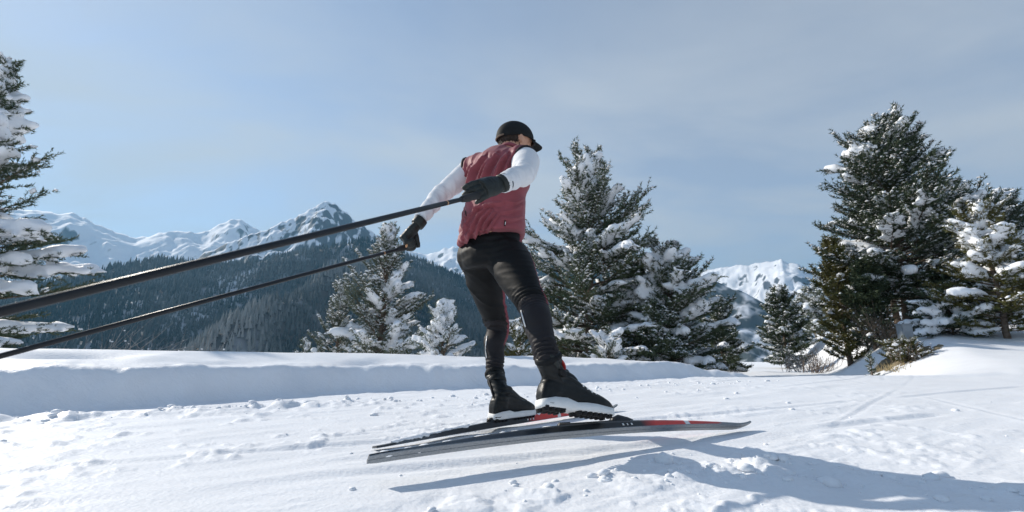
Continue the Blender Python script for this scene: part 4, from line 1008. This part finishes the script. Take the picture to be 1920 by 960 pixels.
    build("crown", V, F, M[foliage], o, smooth=False)
    # fine snow caught between the needles: small ragged flakes along the twigs
    mk = n2(tp[:, 0] * 2.1 / max(0.6, R * 0.5), tp[:, 2] * 2.6 / max(0.6, R * 0.5), seed * 1.3) + 0.25 * (tp[:, 2] - z0) / H
    pick = rng.random(len(tp)) < dust * np.clip((mk - 0.30) * 2.4, 0.05, 1.0)
    c_ = tp[pick]; m_ = len(c_)
    if m_:
        r_ = nl * ts[pick] * rng.uniform(0.25, 0.85, m_) * 0.9
        O = np.array([[1, 0, 0], [0, 1, 0], [-1, 0, 0], [0, -1, 0], [0, 0, 1], [0, 0, -0.5]], float)
        sh = O[None] * rng.uniform(0.6, 1.3, (m_, 6, 1)) * np.stack([r_ * 1.2, r_ * 0.9, r_ * 0.6], -1)[:, None]
        yw = rng.uniform(0, 6.28, m_); cs, sn = np.cos(yw)[:, None], np.sin(yw)[:, None]
        sh = np.stack([sh[..., 0] * cs - sh[..., 1] * sn, sh[..., 0] * sn + sh[..., 1] * cs, sh[..., 2] + (sh[..., 0] * cs) * rng.normal(0, 0.35, (m_, 1))], -1)
        OF = np.array([[0, 1, 4], [1, 2, 4], [2, 3, 4], [3, 0, 4], [2, 1, 0], [3, 2, 0]])
        vv = (sh + (c_ + np.stack([0 * r_, 0 * r_, r_ * 0.7], -1))[:, None]).reshape(-1, 3); fq = (OF[None] + (np.arange(m_) * 6)[:, None, None]).reshape(-1, 3)
        tag(build("fine_snow", vv, fq, M['snow_tree'], o), kind="stuff")
    if B:
        snow_parts(*blobs_mesh(B, voxel, rng), o, big)
    tag(o, label, cat, group)
    return o
GT = "snow-laden pines along the trail"
def at_px(px, d, py_top):
    """ground position in the direction of a column, and the height a top at that picture height has there"""
    v = D(px, 640); q = CAMP + v * (d / v[1]); dt = D(px, py_top); H = CAM_H + d / dt[1] * dt[2]
    return float(q[0]), float(q[1]), float(H)
def tree_at(px, d, py_top, R, seed, label, px_top=None, **kw):
    x, y, zt = at_px(px, d, py_top); z = gz(x, y) - 0.05
    if px_top is not None:
        dt = D(px_top, py_top); kw['lean'] = (dt[0] * d / dt[1] - x, 0.0)
    return conifer(kw.pop('name', "pine_tree"), label, kw.pop('cat', "pine tree"), kw.pop('group', GT), x, y, zt - z, R, seed, zbase=z, **kw)

tree_at(-128, 11.5, 112, 3.6, 21, "pine with thick snow pads cut off by the picture's left edge", n_br=120, snow=0.50, nl=0.10, nw=0.0095, k=12, step=0.08, low=0.08, big=2.3, voxel=0.06, bits=0.2, dust=0.12, shape=1.05, elev=(-10, 44), twn=11)
tree_at(716, 9.6, 428, 1.5, 33, "small bushy snow-dotted pine behind the skier's lower glove", n_br=115, snow=0.48, nl=0.066, nw=0.0056, k=12, step=0.062, big=0.95, voxel=0.032, foliage='needle_frost', bits=0.45, dust=1.2, low=0.03, elev=(8, 62), shape=0.65, name="young_pine")
tree_at(632, 9.8, 540, 0.85, 34, "low young pine against the small bushy pine, on the peak side", n_br=50, snow=0.32, nl=0.062, nw=0.0054, k=12, step=0.06, big=0.75, voxel=0.028, foliage='needle_frost', bits=0.5, dust=1.2, low=0.03, elev=(10, 62), shape=0.6, name="young_pine")
tree_at(573, 8.4, 640, 0.36, 35, "tiny snow-dotted pine poking over the bank, farthest from the skier", n_br=24, snow=0.4, nl=0.05, nw=0.003, k=10, step=0.05, big=0.6, voxel=0.02, foliage='needle_frost', bits=0.9, low=0.03, elev=(10, 60), shape=0.6, name="pine_sapling", cat="sapling")
tree_at(829, 6.6, 574, 0.60, 36, "snow-smothered pine sapling just beside the skier's planted leg", n_br=38, snow=0.72, nl=0.05, nw=0.003, k=9, step=0.05, big=0.80, voxel=0.02, foliage='needle_frost', bits=0.9, low=0.02, elev=(18, 66), shape=0.6, name="pine_sapling", cat="sapling")
tree_at(1100, 15.0, 296, 3.5, 41, "tall broad snowy pine right behind the skier's back", n_br=200, snow=0.40, nl=0.115, nw=0.0115, k=11, step=0.092, big=1.65, voxel=0.058, low=0.03, shape=0.60, elev=(-6, 56), bits=0.5, dust=1.1, px_top=1105, twn=10)
tree_at(1262, 14.0, 470, 2.25, 42, "lower broad pine leaning on the tall pine, before the far snowy range", n_br=140, snow=0.40, nl=0.11, nw=0.0110, k=11, step=0.09, big=1.65, voxel=0.058, low=0.02, shape=0.52, bits=0.5, dust=1.1, foliage='needle', twn=9)
tree_at(1140, 11.5, 628, 0.95, 43, "low snow-covered young pine at the foot of the tall pine", n_br=42, snow=0.75, nl=0.065, nw=0.007, k=10, step=0.065, big=1.25, voxel=0.03, low=0.03, shape=0.5, elev=(5, 50), name="young_pine")
tree_at(975, 9.5, 610, 0.75, 44, "low olive-green young pine between the skier's legs and boots", n_br=40, snow=0.4, nl=0.065, nw=0.007, k=11, step=0.065, big=1.0, voxel=0.03, low=0.03, shape=0.55, foliage='needle_olive', name="young_pine")
tree_at(1352, 19.0, 566, 1.25, 45, "frosted pine at the trail bend, in front of the wooded shoulder", n_br=100, snow=0.24, nl=0.13, nw=0.014, k=10, step=0.10, big=1.4, voxel=0.05, low=0.03, shape=0.6, foliage='needle', bits=0.5, dust=0.7)
tree_at(1472, 24.0, 546, 1.85, 46, "dark rounded pine with streaks of snow standing beyond the trail bend", n_br=110, snow=0.2, nl=0.15, nw=0.018, k=10, step=0.13, big=1.7, voxel=0.06, low=0.05, shape=0.6, foliage='needle_dark', bits=0.4, dust=0.6)
tree_at(1532, 30.0, 548, 1.9, 47, "pale frosted pine half hidden behind the dark rounded pine", n_br=60, snow=0.4, nl=0.18, nw=0.02, k=10, step=0.16, big=2.0, voxel=0.08, low=0.04, shape=0.6, foliage='needle_frost', bits=0.6, dust=0.9)
tree_at(1708, 13.5, 236, 2.75, 51, "tallest dark pine with snow clumps, at the far side of the trail", n_br=215, snow=0.32, nl=0.11, nw=0.0105, k=12, step=0.088, big=1.5, voxel=0.055, low=0.10, shape=0.56, px_top=1650, foliage='needle_dark', twn=11, elev=(-10, 52), bits=0.25, dust=0.7)
tree_at(1588, 13.8, 452, 0.95, 52, "slim nearly bare-of-snow olive conifer on the slope", n_br=110, snow=0.08, nl=0.10, nw=0.010, k=12, step=0.085, big=1.1, voxel=0.04, low=0.02, shape=0.45, foliage='needle_olive', bits=0.12, dust=0.08, elev=(10, 50), name="spruce_tree")
tree_at(1640, 13.0, 500, 0.85, 53, "dark green conifer wedged under the tallest pine", n_br=100, snow=0.03, nl=0.10, nw=0.010, k=12, step=0.085, big=1.0, voxel=0.04, low=0.02, shape=0.45, foliage='needle_dark', bits=0.05, dust=0.04, elev=(5, 45), name="spruce_tree")
tree_at(1850, 14.5, 345, 2.2, 54, "dark pine with drooping snowy boughs, shoulder to shoulder with the tallest pine", n_br=110, snow=0.45, nl=0.11, nw=0.0105, k=11, step=0.095, big=1.5, voxel=0.055, low=0.06, shape=0.6, foliage='needle_dark')
tree_at(1945, 15.5, 365, 2.1, 55, "dark pine behind the snow-draped bush at the picture's right edge", n_br=90, snow=0.5, nl=0.12, nw=0.012, k=11, step=0.10, big=1.5, voxel=0.05, low=0.04, shape=0.6, foliage='needle_dark')
tree_at(1892, 9.8, 392, 1.25, 56, "olive pine draped in heavy snow boughs, nearest on the slope", n_br=105, snow=0.42, nl=0.075, nw=0.0075, k=12, step=0.066, big=1.15, voxel=0.036, low=0.06, shape=0.55, foliage='needle_olive', twn=9, elev=(-8, 55))
tree_at(1790, 10.6, 560, 0.95, 57, "low dark pine holding a wide snow pad above the grey box", n_br=75, snow=0.42, nl=0.075, nw=0.0075, k=12, step=0.066, big=1.4, voxel=0.036, low=0.10, shape=0.4, foliage='needle_dark', twn=9, elev=(-14, 30))
tree_at(1690, 16.5, 330, 2.0, 71, "dark pine filling the gap behind the tallest pine's lower boughs", n_br=110, snow=0.12, nl=0.13, nw=0.014, k=10, step=0.12, big=1.4, voxel=0.07, low=0.02, shape=0.42, foliage='needle_dark', bits=0.1, dust=0.1)
tree_at(1835, 12.5, 520, 1.5, 72, "low shadowed conifer under the drooping boughs, behind the snow-draped pine", n_br=90, snow=0.12, nl=0.10, nw=0.010, k=11, step=0.09, big=1.2, voxel=0.05, low=0.02, shape=0.4, foliage='needle_dark', bits=0.1, dust=0.08, name="spruce_tree")
tree_at(1195, 16.5, 500, 2.2, 73, "dark pine filling the gap behind the two broad pines", n_br=100, snow=0.15, nl=0.13, nw=0.014, k=10, step=0.12, big=1.4, voxel=0.07, low=0.02, shape=0.45, foliage='needle_dark', bits=0.3)
tree_at(1625, 9.6, 666, 0.10, 58, "tiny bare-green conifer seedling on the open snow slope", n_br=14, snow=0.1, nl=0.03, nw=0.003, k=7, step=0.03, big=0.4, voxel=0.02, low=0.05, foliage='needle', name="conifer_seedling", cat="seedling")

# bare bushes and grass
def bush(name, label, cat, px, d, n, hgt, spread, lean, mat_, seed, frost=0.0, sub=4, zoff=-0.05, thick=0.006):
    rng = np.random.default_rng(seed); x, y, _ = at_px(px, d, 600); z = gz(x, y) + zoff
    o = empty(name, (x, y, z)); mb = MB(); B = []
    for i in range(n):
        b0 = np.array([x + rng.normal(0, spread * 0.35), y + rng.normal(0, spread * 0.35), z]); hh = hgt * rng.uniform(0.55, 1.1)
        d0 = nrm(np.array([rng.normal(0, 0.38) + lean[0], rng.normal(0, 0.38) + lean[1], 1.0])); bend = rng.normal(0, 0.15, 3)
        pts = [b0 + d0 * hh * u + bend * hh * u * u for u in np.linspace(0, 1, 5)]
        mb.add(*tube(pts, [thick * (1 - 0.8 * u) for u in np.linspace(0, 1, 5)], 3))
        for j in range(sub):
            u = rng.uniform(0.25, 0.9); p = b0 + d0 * hh * u + bend * hh * u * u; dd = nrm(d0 + rng.normal(0, 0.5, 3)); l = hh * rng.uniform(0.15, 0.4)
            mb.add(*tube([p, p + dd * l * 0.5 + rng.normal(0, 0.01, 3), p + dd * l], [thick * 0.55, thick * 0.4, thick * 0.15], 3))
            if rng.random() < frost:
                r_ = rng.uniform(0.008, 0.02); B.append((p + dd * l * rng.uniform(0.3, 1) + np.array([0, 0, r_]), r_ * 1.6, r_ * 1.2, r_ * 0.9, rng.uniform(0, 6), 0))
    tag(mb.build("stems", mat_, o), kind="stuff")
    if B: V, F = blobs_mesh(B, 0.012, rng, 2); tag(build("snow_dusting", V, F, M['snow_tree'], o), kind="stuff")
    tag(o, label, cat, "bare bushes and grass along the trail"); return o
bush("bare_bush", "frosted bare bush beyond the bank, just clear of the edge pine", "bush", 190, 9.0, 60, 2.1, 1.0, (0.6, 0.1), M['twig_grey'], 61, 0.5, 6, thick=0.010)
bush("bare_bush", "frosted bare bush beyond the bank, below the crossing of poles and forest spur", "bush", 310, 9.6, 48, 1.6, 1.2, (0.7, 0.1), M['twig_grey'], 62, 0.5, 6, thick=0.010)
bush("bare_bush", "brown leafless bush behind the low end of the bank", "bush", 1325, 10.5, 60, 0.50, 0.9, (0.05, 0), M['twig'], 63, 0.1, 4)
bush("bare_bush", "pale frosted bush at the foot of the dark rounded pine", "bush", 1500, 18.0, 60, 0.95, 0.9, (0, 0), M['twig_grey'], 64, 0.6, 6, thick=0.010)
bush("bare_bush", "brown bare bush under the olive conifer", "bush", 1530, 15.5, 50, 0.75, 0.7, (0.1, 0), M['twig'], 65, 0.2, 5, thick=0.009)
bush("bare_bush", "spreading leafless shrub on the slope next to the grey box", "bush", 1655, 12.0, 44, 1.15, 0.55, (0, 0), M['twig'], 66, 0.15, 7, thick=0.008)
bush("bare_bush", "tangled twigs hanging over the earth patch", "bush", 1700, 9.5, 40, 0.42, 0.45, (-0.2, 0), M['twig'], 67, 0.3, 6)
bush("grass_tuft", "dry yellow grass tuft sticking out behind the bank", "grass tuft", 1258, 9.4, 20, 0.42, 0.13, (0, 0), M['straw'], 68, 0.0, 1, thick=0.007)
tree_at(1688, 9.7, 652, 0.50, 59, "low olive juniper spreading over the earth patch", n_br=50, snow=0.1, nl=0.05, nw=0.004, k=12, step=0.05, big=0.7, voxel=0.02, low=0.03, shape=0.4, foliage='needle_olive', elev=(0, 50), name="juniper_bush", cat="bush", bits=0.3)

bush("grass_tuft", "dead brown grass sprouting from the earth patch below the grey box", "grass tuft", 1672, 9.4, 60, 0.22, 0.5, (-0.2, -0.2), M['straw'], 69, 0.0, 1, thick=0.006)
# earth patch under the juniper
x, y, _ = at_px(1688, 9.9, 600)
xs, ys = np.meshgrid(np.linspace(-0.62, 0.62, 40), np.linspace(-0.6, 0.6, 40))
r_ = np.hypot(xs / 0.62, ys / 0.6) + 0.35 * fbm2(xs * 3, ys * 3, 3, 3.3)
zz = ground(xs + x, ys + y, False) + 0.05 * (1 - r_ ** 2) + 0.09 * fbm2(xs * 7, ys * 7, 5, 8.2, 0.6)
I = np.arange(39)[:, None] * 40 + np.arange(39)[None, :]
e = build("earth_patch", np.stack([xs + x, ys + y, zz], -1).reshape(-1, 3), np.stack([I, I + 1, I + 41, I + 40], -1).reshape(-1, 4), M['earth']); tag(e, kind="structure")
# grey cabinet on its post
x, y, _ = at_px(1700, 9.9, 600); z = gz(x, y)
zb = CAM_H + 9.9 * (D(1703, 640)[2] / D(1703, 640)[1]) ; hb = 0.37
o = empty("utility_box", (x, y, z))
def rbox(name, c, h, m_, par, bev=0.008):
    bm = bmesh.new(); bmesh.ops.create_cube(bm, size=2); bmesh.ops.scale(bm, vec=h, verts=bm.verts)
    bmesh.ops.bevel(bm, geom=bm.edges[:], offset=bev, segments=2, affect='EDGES')
    V = np.array([v.co[:] for v in bm.verts]) + np.asarray(c); F = [tuple(v.index for v in f.verts) for f in bm.faces]; bm.free()
    return build(name, V, F, m_, par, smooth=False)
bx_ = rbox("cabinet", (x, y, zb + hb / 2), (0.125, 0.08, hb / 2), M['box_grey'], o); rbox("lid", (x, y, zb + hb + 0.008), (0.137, 0.092, 0.012), M['box_grey'], o, 0.004)
rbox("door", (x - 0.01, y - 0.083, zb + hb / 2), (0.105, 0.004, hb / 2 - 0.02), M['box_grey'], o, 0.002)
rbox("post", (x, y + 0.01, (z - 0.2 + zb) / 2), (0.035, 0.035, max(0.05, (zb - z + 0.2) / 2)), M['bark'], o, 0.005)
tag(o, "grey utility box standing on the slope beside a pine trunk", "utility box")

# ------------------------------------------------------------------ loose snow
def clods(n, seed):
    rng = np.random.default_rng(seed); V1, F1 = ICO1
    lines = np.array([(-0.30, 1.22, 1.15, 1.72, 0.08), (0.55, 1.62, 2.4, 1.08, 0.09), (-3.6, 2.30, -0.9, 3.55, 0.09), (-0.9, 3.55, 3.4, 5.7, 0.10)])
    q = lines[rng.choice(4, n, p=[.14, .30, .28, .28])]; t = rng.random(n); w = rng.normal(0, 1, (n, 2)) * q[:, 4:5]
    x = q[:, 0] + (q[:, 2] - q[:, 0]) * t + w[:, 0]; y = q[:, 1] + (q[:, 3] - q[:, 1]) * t + w[:, 1]
    far = rng.random(n) < 0.12; x = np.where(far, rng.uniform(-3, 4, n), x); y = np.where(far, rng.uniform(1.1, 5, n), y)
    ok = ND[0] * x + ND[1] * y < 4.2; x, y = x[ok], y[ok]; n = len(x)
    r = 0.004 + 0.020 * rng.random(n) ** 3.5; r[rng.random(n) < 0.02] *= 1.6
    z = ground(x, y); S = np.stack([r * rng.uniform(0.9, 1.6, n), r * rng.uniform(0.8, 1.3, n), r * rng.uniform(0.5, 0.85, n)], -1)
    P1 = V1[None] * (1 + 0.7 * (vnoise(V1[None] * 1.9 + np.arange(n)[:, None, None] * 1.37) - 0.5))[..., None]
    v = P1 * S[:, None] + np.stack([x, y, z + r * 0.15], -1)[:, None]
    f = F1[None] + (np.arange(n) * len(V1))[:, None, None]
    return v.reshape(-1, 3), f.reshape(-1, 3)
V, F = clods(480, 3)
o = build("snow_clods", V, F, M['snow']); tag(o, "crumbs of loose snow kicked up along the skating tracks", "snow", kind="stuff")
